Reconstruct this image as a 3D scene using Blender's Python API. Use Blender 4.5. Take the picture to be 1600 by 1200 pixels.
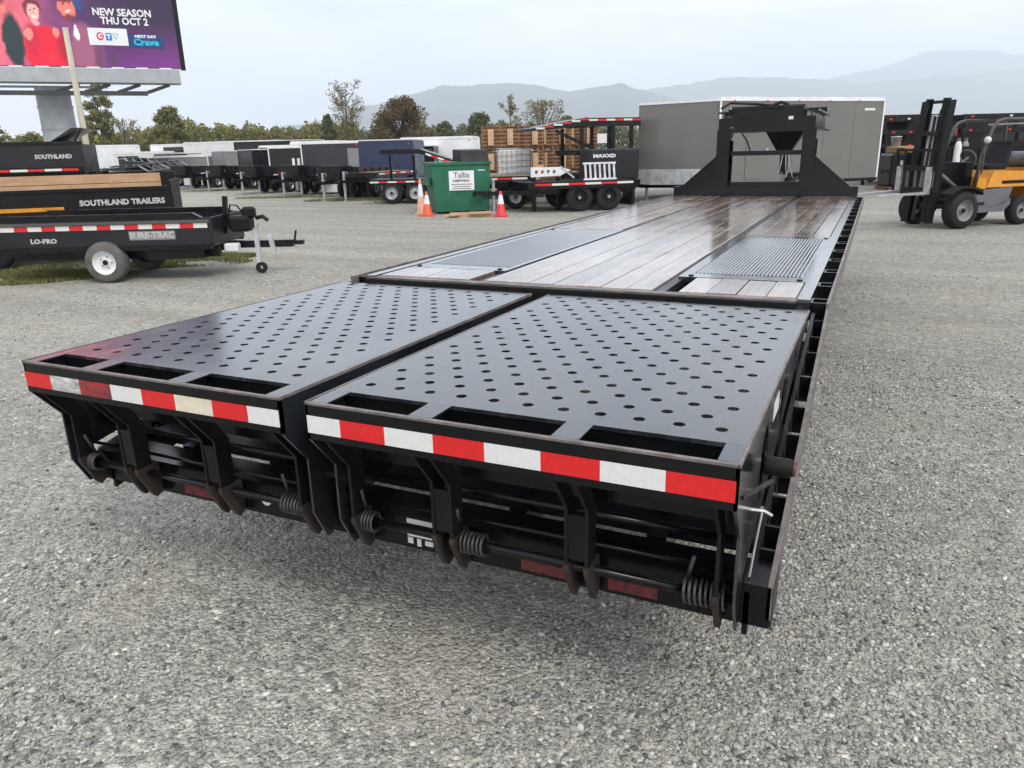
import bpy, bmesh, math, random
import numpy as np
from mathutils import Vector, Matrix
from mathutils.geometry import tessellate_polygon

random.seed(7); rng = np.random.default_rng(7)
sc = bpy.context.scene
col = sc.collection
for o in list(bpy.data.objects): bpy.data.objects.remove(o)

# ------------------------------------------------------------------ camera
CAM = np.array([1.4311, -3.5812, 1.65])
YAW, PIT, ROL, FL = -0.4453, 0.3015, -0.0243, 1176.0
_f = np.array([math.sin(YAW)*math.cos(PIT), math.cos(YAW)*math.cos(PIT), -math.sin(PIT)])
_r0 = np.array([math.cos(YAW), -math.sin(YAW), 0.0]); _u0 = np.cross(_r0, _f)
_r = math.cos(ROL)*_r0 + math.sin(ROL)*_u0
_u = -math.sin(ROL)*_r0 + math.cos(ROL)*_u0
FH = np.array([math.sin(YAW), math.cos(YAW), 0.0])      # level forward of the viewpoint
RH = np.array([math.cos(YAW), -math.sin(YAW), 0.0])     # level right
cd = bpy.data.cameras.new('camera'); co = bpy.data.objects.new('camera', cd); col.objects.link(co)
M3 = Matrix(((_r[0], _u[0], -_f[0]), (_r[1], _u[1], -_f[1]), (_r[2], _u[2], -_f[2])))
co.matrix_world = Matrix.Translation(Vector(CAM)) @ M3.to_4x4()
cd.sensor_fit = 'HORIZONTAL'; cd.sensor_width = 36.0; cd.lens = 36.0*FL/1600.0
cd.clip_start = 0.05; cd.clip_end = 60000
sc.camera = co
sc.render.resolution_x = 1024; sc.render.resolution_y = 768

def ray(px, py): return _f + (px-800)/FL*_r - (py-600)/FL*_u
def gp(px, py, z=0.0):                    # point of a level plane seen at a place of the photograph
    d = ray(px, py); return CAM + d*((z-CAM[2])/d[2])
def dp(px, py, D):                        # point at level depth D
    d = ray(px, py); return CAM + d*(D/float(d @ FH))
def gd(px, D):                            # ground point under a column of the photograph, at depth D
    p = dp(px, 240, D)
    for _ in range(3):
        y = 600 - FL*float((np.array([p[0], p[1], 0])-CAM) @ _u)/float((np.array([p[0], p[1], 0])-CAM) @ _f)
        p = dp(px, y, D)
    return Vector((p[0], p[1], 0.0))

# ------------------------------------------------------------------ world, sun, exposure
SUN_EL, SUN_AZ = math.radians(48), math.radians(125)     # azimuth clockwise from +Y
w = bpy.data.worlds.new('World'); sc.world = w; w.use_nodes = True
nt = w.node_tree; nt.nodes.clear()
def N(t, nt_, **kw):
    n = nt_.nodes.new(t)
    for k, v in kw.items():
        if k.startswith('i_'):
            key = k[2:]; key = int(key) if key.isdigit() else key.replace('_', ' ')
            n.inputs[key].default_value = v
        else: setattr(n, k, v)
    return n
def L(nt_, a, ao, b, bi): nt_.links.new(a.outputs[ao], b.inputs[bi])
sky = N('ShaderNodeTexSky', nt, sky_type='NISHITA', sun_disc=False, sun_elevation=SUN_EL, sun_rotation=SUN_AZ, dust_density=2.0, altitude=30)
tc = N('ShaderNodeTexCoord', nt)
sep = N('ShaderNodeSeparateXYZ', nt); L(nt, tc, 'Generated', sep, 0)
mp = N('ShaderNodeMapping', nt); mp.inputs['Scale'].default_value = (1.3, 1.3, 5.0); L(nt, tc, 'Generated', mp, 0)
n1 = N('ShaderNodeTexNoise', nt, i_Scale=1.7, i_Detail=7.0, i_Roughness=0.55); L(nt, mp, 0, n1, 'Vector')
cr = N('ShaderNodeValToRGB', nt); L(nt, n1, 0, cr, 0)
cr.color_ramp.elements[0].position = .36; cr.color_ramp.elements[0].color = (.33, .405, .53, 1)
cr.color_ramp.elements[1].position = .66; cr.color_ramp.elements[1].color = (1.04, 1.03, 1.01, 1)
# warm, brighter strip of cloud low down
mr = N('ShaderNodeMapRange', nt, i_From_Min=0.02, i_From_Max=0.17, i_To_Min=1.0, i_To_Max=0.0); mr.interpolation_type = 'SMOOTHSTEP'; L(nt, sep, 'Z', mr, 0)
n2 = N('ShaderNodeTexNoise', nt, i_Scale=1.1, i_Detail=4.0); L(nt, mp, 0, n2, 'Vector')
mm = N('ShaderNodeMath', nt, operation='MULTIPLY'); L(nt, mr, 0, mm, 0); L(nt, n2, 0, mm, 1)
mx = N('ShaderNodeMixRGB', nt); mx.inputs[2].default_value = (1.22, 1.08, .94, 1); L(nt, mm, 0, mx, 0); L(nt, cr, 0, mx, 1)
sc10 = N('ShaderNodeVectorMath', nt, operation='SCALE'); sc10.inputs['Scale'].default_value = 10.0; L(nt, mx, 0, sc10, 0)
mxs = N('ShaderNodeMixRGB', nt); mxs.inputs[0].default_value = .93; L(nt, sky, 0, mxs, 1); L(nt, sc10, 0, mxs, 2)
bg = N('ShaderNodeBackground', nt); bg.inputs['Strength'].default_value = 0.12; L(nt, mxs, 0, bg, 0)
wo = N('ShaderNodeOutputWorld', nt); L(nt, bg, 0, wo, 0)
sd = bpy.data.lights.new('sun', 'SUN'); sd.energy = 1.5; sd.angle = math.radians(18); sd.color = (1, .95, .88)
so = bpy.data.objects.new('sun', sd); col.objects.link(so)
sdir = Vector((math.sin(SUN_AZ)*math.cos(SUN_EL), math.cos(SUN_AZ)*math.cos(SUN_EL), math.sin(SUN_EL)))
so.rotation_euler = (-sdir).to_track_quat('-Z', 'Y').to_euler()
sc.render.engine = "CYCLES"; sc.cycles.volume_bounces = 6; sc.cycles.max_bounces = 10
vs = sc.view_settings; vs.view_transform = 'Standard'; vs.look = 'None'; vs.gamma = 1.0; vs.exposure = 0.68; vs.use_curve_mapping = False

# ------------------------------------------------------------------ materials
def srgb(r, g, b): 
    f = lambda c: ((c/255+.055)/1.055)**2.4 if c > 10 else c/255/12.92
    return (f(r), f(g), f(b), 1)
MATS = {}
def mat(name, c, rough=.5, metal=0.0, var=.25, scale=6.0, bump=0.0, bscale=60.0, rvar=.1, spec=.5, coat=0.0, stretch=None, c2=None):
    """painted or plain surface with a little procedural unevenness"""
    m = bpy.data.materials.new(name); m.use_nodes = True; t = m.node_tree
    p = t.nodes['Principled BSDF']
    p.inputs['Metallic'].default_value = metal; p.inputs['Specular IOR Level'].default_value = spec
    p.inputs['Coat Weight'].default_value = coat; p.inputs['Coat Roughness'].default_value = .12
    tc = N('ShaderNodeTexCoord', t); src = (tc, 'Object')
    if stretch:
        mpn = N('ShaderNodeMapping', t); mpn.inputs['Scale'].default_value = stretch; L(t, tc, 'Object', mpn, 0); src = (mpn, 0)
    nz = N('ShaderNodeTexNoise', t, i_Scale=scale, i_Detail=6.0, i_Roughness=.65); L(t, src[0], src[1], nz, 'Vector')
    rp = N('ShaderNodeValToRGB', t); L(t, nz, 0, rp, 0)
    a = c2 if c2 else tuple(x*(1-var) for x in c[:3])+(1,)
    b = c if c2 else tuple(min(1, x*(1+var)) for x in c[:3])+(1,)
    rp.color_ramp.elements[0].position = .35; rp.color_ramp.elements[0].color = a
    rp.color_ramp.elements[1].position = .65; rp.color_ramp.elements[1].color = b
    L(t, rp, 0, p, 'Base Color')
    n3 = N('ShaderNodeTexNoise', t, i_Scale=scale*.6, i_Detail=4.0); L(t, src[0], src[1], n3, 'Vector')
    mrn = N('ShaderNodeMapRange', t, i_From_Min=.3, i_From_Max=.7, i_To_Min=max(.03, rough-rvar), i_To_Max=min(1, rough+rvar)); L(t, n3, 0, mrn, 0); L(t, mrn, 0, p, 'Roughness')
    if bump:
        nb = N('ShaderNodeTexNoise', t, i_Scale=bscale, i_Detail=3.0); L(t, src[0], src[1], nb, 'Vector')
        bn = N('ShaderNodeBump', t, i_Strength=bump, i_Distance=.01); L(t, nb, 0, bn, 'Height'); L(t, bn, 0, p, 'Normal')
    MATS[name] = m
    return m
black = mat('black_paint', (.0045, .0047, .0055, 1), .28, scale=3, rvar=.12, bump=.05, bscale=25, spec=.28)
treadm = mat('wet_tread_plate', (.02, .022, .026, 1), .22, scale=2.2, rvar=.08, bump=.04, bscale=7, var=.4, spec=.8, coat=1.0)
treadm.node_tree.nodes['Principled BSDF'].inputs['Coat IOR'].default_value = 1.65
plateb = mat('black_plate', (.014, .016, .020, 1), .24, scale=2.2, rvar=.08, bump=.05, bscale=7, var=.5, spec=.75, coat=.6)
matte = mat('matte_black', (.006, .006, .0066, 1), .55, scale=5, spec=.25)
rubber = mat('rubber', (.014, .014, .015, 1), .75, scale=12, spec=.3)
rust = mat('rusty_steel', (.038, .022, .016, 1), .7, scale=18, c2=(.010, .009, .009, 1), bump=.3)
edge = mat('worn_edge_steel', (.20, .17, .16, 1), .45, scale=14, c2=(.09, .075, .068, 1))
steel = mat('galvanised', (.42, .43, .44, 1), .38, metal=.7, scale=9)
palesteel = mat('pale_steel', (.5, .51, .53, 1), .42, metal=.3, scale=5)
white = mat('white_paint', (.72, .73, .74, 1), .35, scale=3, var=.08)
letterw = mat('worn_white_lettering', (.60, .60, .59, 1), .55, scale=25, c2=(.30, .30, .30, 1))
offwhite = mat('off_white', (.62, .62, .60, 1), .5, scale=3, var=.1)
grey = mat('grey_panel', (.15, .146, .135, 1), .3, scale=.8, var=.06, rvar=.05)
greyd = mat('dark_grey_panel', (.075, .075, .075, 1), .35, scale=1.2, var=.08)
charcoal = mat('charcoal_panel', (.011, .012, .015, 1), .35, scale=1.5, var=.3, spec=.4)
greym = mat('mid_grey_panel', (.22, .22, .225, 1), .4, scale=2, var=.08)
navy = mat('navy_panel', (.022, .034, .085, 1), .35, scale=1.5, var=.2)
plum = mat('plum_panel', (.028, .022, .032, 1), .35, scale=1.5, var=.2)
tan = mat('tan_panel', (.26, .23, .17, 1), .5, scale=2, var=.15)
redtape = mat('red_reflector', (.62, .012, .014, 1), .38, scale=30, var=.18, stretch=(14, 1, 1.5))
whitetape = mat('white_reflector', (.66, .66, .64, 1), .4, scale=30, var=.08, stretch=(14, 1, 1.5))
creamtape = mat('cream_reflector', (.66, .60, .46, 1), .4, scale=20, var=.1)
decalred = mat('red_decal', (.20, .012, .018, 1), .5, scale=60, c2=(.02, .012, .013, 1))
yellow = mat('forklift_yellow', (.66, .27, .008, 1), .42, scale=7, c2=(.50, .19, .012, 1), rvar=.15)
orange = mat('cone_orange', (.62, .085, .035, 1), .55, scale=8, var=.15)
green = mat('bin_green', (.008, .115, .062, 1), .5, scale=2.5, var=.25)
concrete = mat('pole_grey', (.34, .36, .38, 1), .6, scale=1.5, var=.12)
woodpole = mat('wooden_pole', (.46, .42, .34, 1), .8, scale=6, var=.2, stretch=(1, 1, .15))
newwood = mat('new_pine', (.55, .34, .19, 1), .6, scale=3, c2=(.42, .25, .14, 1), stretch=(1, 6, 6))
oldwood = mat('crate_wood', (.30, .155, .075, 1), .7, scale=5, c2=(.16, .075, .04, 1))
blockwood = mat('pale_wood_block', (.55, .37, .22, 1), .7, scale=5, var=.2)
card = mat('cardboard', (.33, .20, .11, 1), .8, scale=5, var=.15)
barkm = mat('bark', (.09, .07, .055, 1), .9, scale=5, var=.3)
redp = mat('red_paint', (.30, .03, .035, 1), .5, scale=4)
tyreg = mat('dusty_tyre', (.10, .095, .088, 1), .85, scale=9, var=.25)
glassd = mat('dark_window', (.02, .022, .025, 1), .1)

def leafmat(name, c, c2, tr=.25):
    m = bpy.data.materials.new(name); m.use_nodes = True; t = m.node_tree; t.nodes.clear()
    ge = N('ShaderNodeNewGeometry', t); rp = N('ShaderNodeValToRGB', t); L(t, ge, 'Random Per Island', rp, 0)
    rp.color_ramp.elements[0].color = c2; rp.color_ramp.elements[1].color = c
    d = N('ShaderNodeBsdfDiffuse', t); tl = N('ShaderNodeBsdfTranslucent', t); mxn = N('ShaderNodeMixShader', t); mxn.inputs[0].default_value = tr
    L(t, rp, 0, d, 0); L(t, rp, 0, tl, 0); L(t, d, 0, mxn, 1); L(t, tl, 0, mxn, 2)
    o = N('ShaderNodeOutputMaterial', t); L(t, mxn, 0, o, 0); return m
leafA = leafmat('olive_leaves', (.27, .255, .105, 1), (.12, .125, .055, 1))
leafB = leafmat('brown_olive_leaves', (.20, .145, .085, 1), (.075, .07, .035, 1))
leafC = leafmat('dull_green_leaves', (.18, .20, .11, 1), (.09, .11, .06, 1))
leafD = leafmat('dry_yellow_leaves', (.28, .235, .13, 1), (.14, .115, .065, 1))
grassm = leafmat('grass_blades', (.24, .24, .10, 1), (.12, .125, .05, 1))

# weathered wet deck boards
def woodmat():
    m = bpy.data.materials.new('weathered_deck_board'); m.use_nodes = True; t = m.node_tree; p = t.nodes['Principled BSDF']
    tc = N('ShaderNodeTexCoord', t); oi = N('ShaderNodeObjectInfo', t)
    ad = N('ShaderNodeVectorMath', t, operation='ADD'); sm = N('ShaderNodeVectorMath', t, operation='SCALE'); sm.inputs['Scale'].default_value = 7.0
    cmb = N('ShaderNodeCombineXYZ', t); L(t, oi, 'Random', cmb, 0); L(t, oi, 'Random', cmb, 1); L(t, cmb, 0, sm, 0)
    L(t, tc, 'Object', ad, 0); L(t, sm, 0, ad, 1)
    mpn = N('ShaderNodeMapping', t); mpn.inputs['Scale'].default_value = (28, 1.0, 1); L(t, ad, 0, mpn, 0)
    g = N('ShaderNodeTexNoise', t, i_Scale=2.0, i_Detail=8.0, i_Roughness=.7, i_Distortion=.5); L(t, mpn, 0, g, 'Vector')
    rp = N('ShaderNodeValToRGB', t); L(t, g, 0, rp, 0); e = rp.color_ramp.elements
    e[0].position = .3; e[0].color = (.19, .125, .085, 1); e[1].position = .7; e[1].color = (.58, .46, .37, 1)
    hs = N('ShaderNodeHueSaturation', t); mrn = N('ShaderNodeMapRange', t, i_To_Min=.65, i_To_Max=1.3); L(t, oi, 'Random', mrn, 0); L(t, mrn, 0, hs, 'Value'); L(t, rp, 0, hs, 'Color')
    # darker water stains with ragged outlines
    st = N('ShaderNodeTexNoise', t, i_Scale=1.6, i_Detail=6.0, i_Roughness=.6); L(t, tc, 'Object', st, 'Vector')
    sr = N('ShaderNodeValToRGB', t); L(t, st, 0, sr, 0); sr.color_ramp.elements[0].position = .44; sr.color_ramp.elements[1].position = .56
    sr.color_ramp.elements[0].color = (.62, .58, .55, 1); sr.color_ramp.elements[1].color = (1, 1, 1, 1)
    mu = N('ShaderNodeMixRGB', t, blend_type='MULTIPLY'); mu.inputs[0].default_value = 1; L(t, hs, 0, mu, 1); L(t, sr, 0, mu, 2)
    L(t, mu, 0, p, 'Base Color')
    mps = N('ShaderNodeMapping', t); mps.inputs['Scale'].default_value = (5, .6, 1); L(t, ad, 0, mps, 0)
    stn = N('ShaderNodeTexNoise', t, i_Scale=1.5, i_Detail=5.0); L(t, mps, 0, stn, 'Vector')
    rr = N('ShaderNodeMapRange', t, i_From_Min=.36, i_From_Max=.64, i_To_Min=.09, i_To_Max=.36); L(t, stn, 0, rr, 0); L(t, rr, 0, p, 'Roughness')
    bn = N('ShaderNodeBump', t, i_Strength=.10, i_Distance=.003); L(t, g, 0, bn, 'Height'); L(t, bn, 0, p, 'Normal')
    p.inputs['Specular IOR Level'].default_value = .7; p.inputs['Coat Weight'].default_value = 1.0; p.inputs['Coat Roughness'].default_value = .13; p.inputs['Coat IOR'].default_value = 1.85
    return m
deckwood = woodmat()

# plate with scuffed red paint and dark scratches near the outer rear corner
def scuffplate(name, marks):
    m = bpy.data.materials.new(name); m.use_nodes = True; t = m.node_tree; p = t.nodes['Principled BSDF']
    tc = N('ShaderNodeTexCoord', t); sp = N('ShaderNodeSeparateXYZ', t); L(t, tc, 'Object', sp, 0)
    nz = N('ShaderNodeTexNoise', t, i_Scale=2.2, i_Detail=5.0); L(t, tc, 'Object', nz, 'Vector')
    base0 = N('ShaderNodeValToRGB', t); L(t, nz, 0, base0, 0); base0.color_ramp.elements[0].color = (.008, .009, .011, 1); base0.color_ramp.elements[1].color = (.024, .026, .031, 1)
    # dust and worn streaks left by wheels, running lengthwise
    mpd = N('ShaderNodeMapping', t); mpd.inputs['Scale'].default_value = (6, .9, 1); mpd.inputs['Rotation'].default_value = (0, 0, .12); L(t, tc, 'Object', mpd, 0)
    nd = N('ShaderNodeTexNoise', t, i_Scale=1.4, i_Detail=8.0, i_Roughness=.68); L(t, mpd, 0, nd, 'Vector')
    du = N('ShaderNodeMapRange', t, i_From_Min=.46, i_From_Max=.72, i_To_Min=0, i_To_Max=.6); L(t, nd, 0, du, 0)
    ns_ = N('ShaderNodeTexNoise', t, i_Scale=38.0, i_Detail=3.0); L(t, tc, 'Object', ns_, 'Vector')
    sp_ = N('ShaderNodeMapRange', t, i_From_Min=.66, i_From_Max=.72, i_To_Min=0, i_To_Max=.5); L(t, ns_, 0, sp_, 0)
    dmx = N('ShaderNodeMath', t, operation='MAXIMUM'); L(t, du, 0, dmx, 0); L(t, sp_, 0, dmx, 1)
    base = N('ShaderNodeMixRGB', t); base.inputs[2].default_value = (.105, .10, .095, 1); L(t, dmx, 0, base, 0); L(t, base0, 0, base, 1)
    def blob(cx, cy, sx, sy, scale, lo):
        mpn = N('ShaderNodeMapping', t); mpn.inputs['Location'].default_value = (-cx/sx, -cy/sy, 0); mpn.inputs['Scale'].default_value = (1/sx, 1/sy, 0); L(t, tc, 'Object', mpn, 0)
        ln = N('ShaderNodeVectorMath', t, operation='LENGTH'); L(t, mpn, 0, ln, 0)
        f = N('ShaderNodeMapRange', t, i_From_Min=.4, i_From_Max=1.0, i_To_Min=1, i_To_Max=0); L(t, ln, 'Value', f, 0)
        mp2 = N('ShaderNodeMapping', t); mp2.inputs['Rotation'].default_value = (0, 0, .7); mp2.inputs['Scale'].default_value = (3, .5, 1); L(t, tc, 'Object', mp2, 0)
        n = N('ShaderNodeTexNoise', t, i_Scale=scale, i_Detail=6.0, i_Roughness=.75); L(t, mp2, 0, n, 'Vector')
        th = N('ShaderNodeMapRange', t, i_From_Min=lo, i_From_Max=lo+.06); L(t, n, 0, th, 0)
        mu = N('ShaderNodeMath', t, operation='MULTIPLY'); L(t, f, 0, mu, 0); L(t, th, 0, mu, 1); return mu
    b1 = blob(-1.13, -1.77, .24, .17, 8, .55); b2 = blob(-.98, -1.38, .18, .32, 7, .55); b3 = blob(-.72, -1.74, .18, .10, 8, .55)
    m1 = N('ShaderNodeMixRGB', t); m1.inputs[2].default_value = (.26, .02, .03, 1); L(t, b1, 0, m1, 0); L(t, base, 0, m1, 1)
    m2 = N('ShaderNodeMixRGB', t); m2.inputs[2].default_value = (.015, .014, .035, 1); L(t, b2, 0, m2, 0); L(t, m1, 0, m2, 1)
    m3 = N('ShaderNodeMixRGB', t); m3.inputs[2].default_value = (.02, .02, .06, 1); L(t, b3, 0, m3, 0); L(t, m2, 0, m3, 1)
    L(t, m3 if marks else base, 0, p, 'Base Color')
    add = N('ShaderNodeMath', t, operation='ADD')
    if marks: L(t, b1, 0, add, 0); L(t, b2, 0, add, 1)
    else: L(t, du, 0, add, 0); add.inputs[1].default_value = 0
    rr = N('ShaderNodeMapRange', t, i_To_Min=.17, i_To_Max=.46); L(t, add, 0, rr, 0); L(t, rr, 0, p, 'Roughness')
    p.inputs['Specular IOR Level'].default_value = .75; p.inputs['Coat Weight'].default_value = .5; p.inputs['Coat Roughness'].default_value = .14
    nb = N('ShaderNodeTexNoise', t, i_Scale=7.0, i_Detail=3.0); L(t, tc, 'Object', nb, 'Vector')
    bn = N('ShaderNodeBump', t, i_Strength=.07, i_Distance=.01); L(t, nb, 0, bn, 'Height'); L(t, bn, 0, p, 'Normal')
    return m
scuffed = scuffplate('scuffed_black_plate', True); rampplate = scuffplate('dusty_black_plate', False)

# ------------------------------------------------------------------ mesh builder
class MB:
    def __init__(s): s.v = []; s.f = []
    def add(s, vs, fs):
        o = len(s.v); s.v += [tuple(v) for v in vs]; s.f += [tuple(i+o for i in f) for f in fs]; return s
    def box(s, x0, x1, y0, y1, z0, z1):
        return s.add([(x0,y0,z0),(x1,y0,z0),(x1,y1,z0),(x0,y1,z0),(x0,y0,z1),(x1,y0,z1),(x1,y1,z1),(x0,y1,z1)],
                     [(0,3,2,1),(4,5,6,7),(0,1,5,4),(1,2,6,5),(2,3,7,6),(3,0,4,7)])
    def bevbox(s, x0, x1, y0, y1, z0, z1, b):
        """box with chamfered edges (rounded-off look)"""
        vs = []; 
        for sx, x in ((1, x0), (-1, x1)):
            for sy, y in ((1, y0), (-1, y1)):
                for sz, z in ((1, z0), (-1, z1)):
                    vs += [(x, y+sy*b, z+sz*b), (x+sx*b, y, z+sz*b), (x+sx*b, y+sy*b, z)]
        bm = bmesh.new()
        for v in vs: bm.verts.new(v)
        r = bmesh.ops.convex_hull(bm, input=bm.verts)
        bm.verts.index_update()
        s.add([v.co[:] for v in bm.verts], [[v.index for v in f.verts] for f in bm.faces]); bm.free(); return s
    def hexa(s, p):   # eight points, bottom ring then top ring
        return s.add(p, [(0,3,2,1),(4,5,6,7),(0,1,5,4),(1,2,6,5),(2,3,7,6),(3,0,4,7)])
    def bar(s, a, b, w, h=None, up=(0,0,1)):
        h = h or w; a = Vector(a); b = Vector(b); d = (b-a).normalized(); u = Vector(up)
        if abs(d.dot(u)) > .98: u = Vector((1,0,0))
        r = d.cross(u).normalized()*w/2; u = r.cross(d).normalized()*h/2
        return s.hexa([a-r-u, a+r-u, b+r-u, b-r-u, a-r+u, a+r+u, b+r+u, b-r+u])
    def tube(s, pts, r, n=8, cap=True):
        pts = [Vector(p) for p in pts]; rings = []; o = len(s.v)
        rr = r if isinstance(r, (list, tuple)) else [r]*len(pts)
        prev = None
        for i, p in enumerate(pts):
            d = (pts[min(i+1, len(pts)-1)]-pts[max(i-1, 0)]).normalized()
            if prev is None:
                u = Vector((0,0,1)) if abs(d.z) < .9 else Vector((1,0,0))
                prev = d.cross(u).normalized()
            a = (prev - d*prev.dot(d)).normalized(); prev = a; b = d.cross(a)
            s.v += [tuple(p + (a*math.cos(2*math.pi*k/n)+b*math.sin(2*math.pi*k/n))*rr[i]) for k in range(n)]
        for i in range(len(pts)-1):
            for k in range(n):
                s.f.append((o+i*n+k, o+i*n+(k+1)%n, o+(i+1)*n+(k+1)%n, o+(i+1)*n+k))
        if cap:
            s.f.append(tuple(o+k for k in range(n))[::-1]); s.f.append(tuple(o+(len(pts)-1)*n+k for k in range(n)))
        return s
    def lathe(s, prof, axis='z', c=(0,0,0), n=20):
        o = len(s.v)
        for (r, h) in prof:
            for k in range(n):
                a = 2*math.pi*k/n; x, y = r*math.cos(a), r*math.sin(a)
                q = {'z': (x, y, h), 'y': (x, h, y), 'x': (h, x, y)}[axis]
                s.v.append((q[0]+c[0], q[1]+c[1], q[2]+c[2]))
        for i in range(len(prof)-1):
            for k in range(n): s.f.append((o+i*n+k, o+i*n+(k+1)%n, o+(i+1)*n+(k+1)%n, o+(i+1)*n+k))
        return s
    def plate(s, outline, holes=(), t=.01, plane='yz', off=0.0):
        """flat plate with holes, thickness t, in plane yz / xz / xy at offset off"""
        loops = [outline]+list(holes); pts = [p for l in loops for p in l]
        tri = tessellate_polygon([[Vector((p[0], p[1], 0)) for p in l] for l in loops])
        def m(p, d): 
            return {'yz': (off+d, p[0], p[1]), 'xz': (p[0], off+d, p[1]), 'xy': (p[0], p[1], off+d)}[plane]
        o = len(s.v); n = len(pts)
        s.v += [m(p, -t/2) for p in pts]+[m(p, t/2) for p in pts]
        for a in tri: s.f.append((o+a[0], o+a[1], o+a[2])); s.f.append((o+n+a[2], o+n+a[1], o+n+a[0]))
        k = 0
        for l in loops:
            for i in range(len(l)):
                j = (i+1) % len(l); s.f.append((o+k+i, o+k+j, o+n+k+j, o+n+k+i))
            k += len(l)
        return s
    def mesh(s, name):
        me = bpy.data.meshes.new(name); me.from_pydata(s.v, [], s.f); me.update()
        bm = bmesh.new(); bm.from_mesh(me); bmesh.ops.recalc_face_normals(bm, faces=bm.faces); bm.to_mesh(me); bm.free()
        return me
    def build(s, name, m, parent=None, smooth=False, loc=None):
        me = s.mesh(name); me.materials.append(m)
        if smooth: me.shade_smooth(); 
        return link(name, me, parent, loc)
def link(name, me, parent=None, loc=None):
    o = bpy.data.objects.new(name, me); col.objects.link(o)
    if parent: o.parent = parent
    if loc is not None: o.location = loc
    return o
def tag(o, label=None, cat=None, group=None, kind=None):
    if label: o['label'] = label
    if cat: o['category'] = cat
    if group: o['group'] = group
    if kind: o['kind'] = kind
    return o
def empty(name, loc=(0,0,0), rz=0.0, label=None, cat=None, group=None):
    o = bpy.data.objects.new(name, None); col.objects.link(o); o.location = loc; o.rotation_euler = (0,0,rz)
    o.empty_display_size = .1
    return tag(o, label, cat, group)
def B(name, m, parent, *boxes, smooth=False):
    mb = MB()
    for b in boxes: mb.box(*b)
    return mb.build(name, m, parent, smooth)
def smooth_by_angle(o, a=40):
    me = o.data; me.shade_smooth()
    try: me.set_sharp_from_angle(angle=math.radians(a))
    except Exception: pass
    return o
_txt = {}
def text(body, size, m, parent, mtx, name='lettering', ext=.002, bold=.0, sx=1.0):
    cu = bpy.data.curves.new('t', 'FONT'); cu.body = body; cu.size = size; cu.extrude = ext; cu.offset = bold
    cu.align_x = 'CENTER'; cu.align_y = 'CENTER'; cu.resolution_u = 2
    to = bpy.data.objects.new('t', cu); col.objects.link(to)
    dg = bpy.context.evaluated_depsgraph_get(); me = bpy.data.meshes.new_from_object(to.evaluated_get(dg))
    bpy.data.objects.remove(to); bpy.data.curves.remove(cu)
    me.transform(Matrix.Diagonal((sx, 1, 1, 1))); me.materials.clear(); me.materials.append(m)
    o = link(name, me, parent); o.matrix_local = mtx; return o
def face_mtx(p, rx, up=(0,0,1)):
    """matrix for lettering: local x along rx, local y along up, at p"""
    x = Vector(rx).normalized(); y = Vector(up); y = (y - x*y.dot(x)).normalized(); z = x.cross(y)
    return Matrix(((x.x,y.x,z.x,p[0]),(x.y,y.y,z.y,p[1]),(x.z,y.z,z.z,p[2]),(0,0,0,1)))

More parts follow.
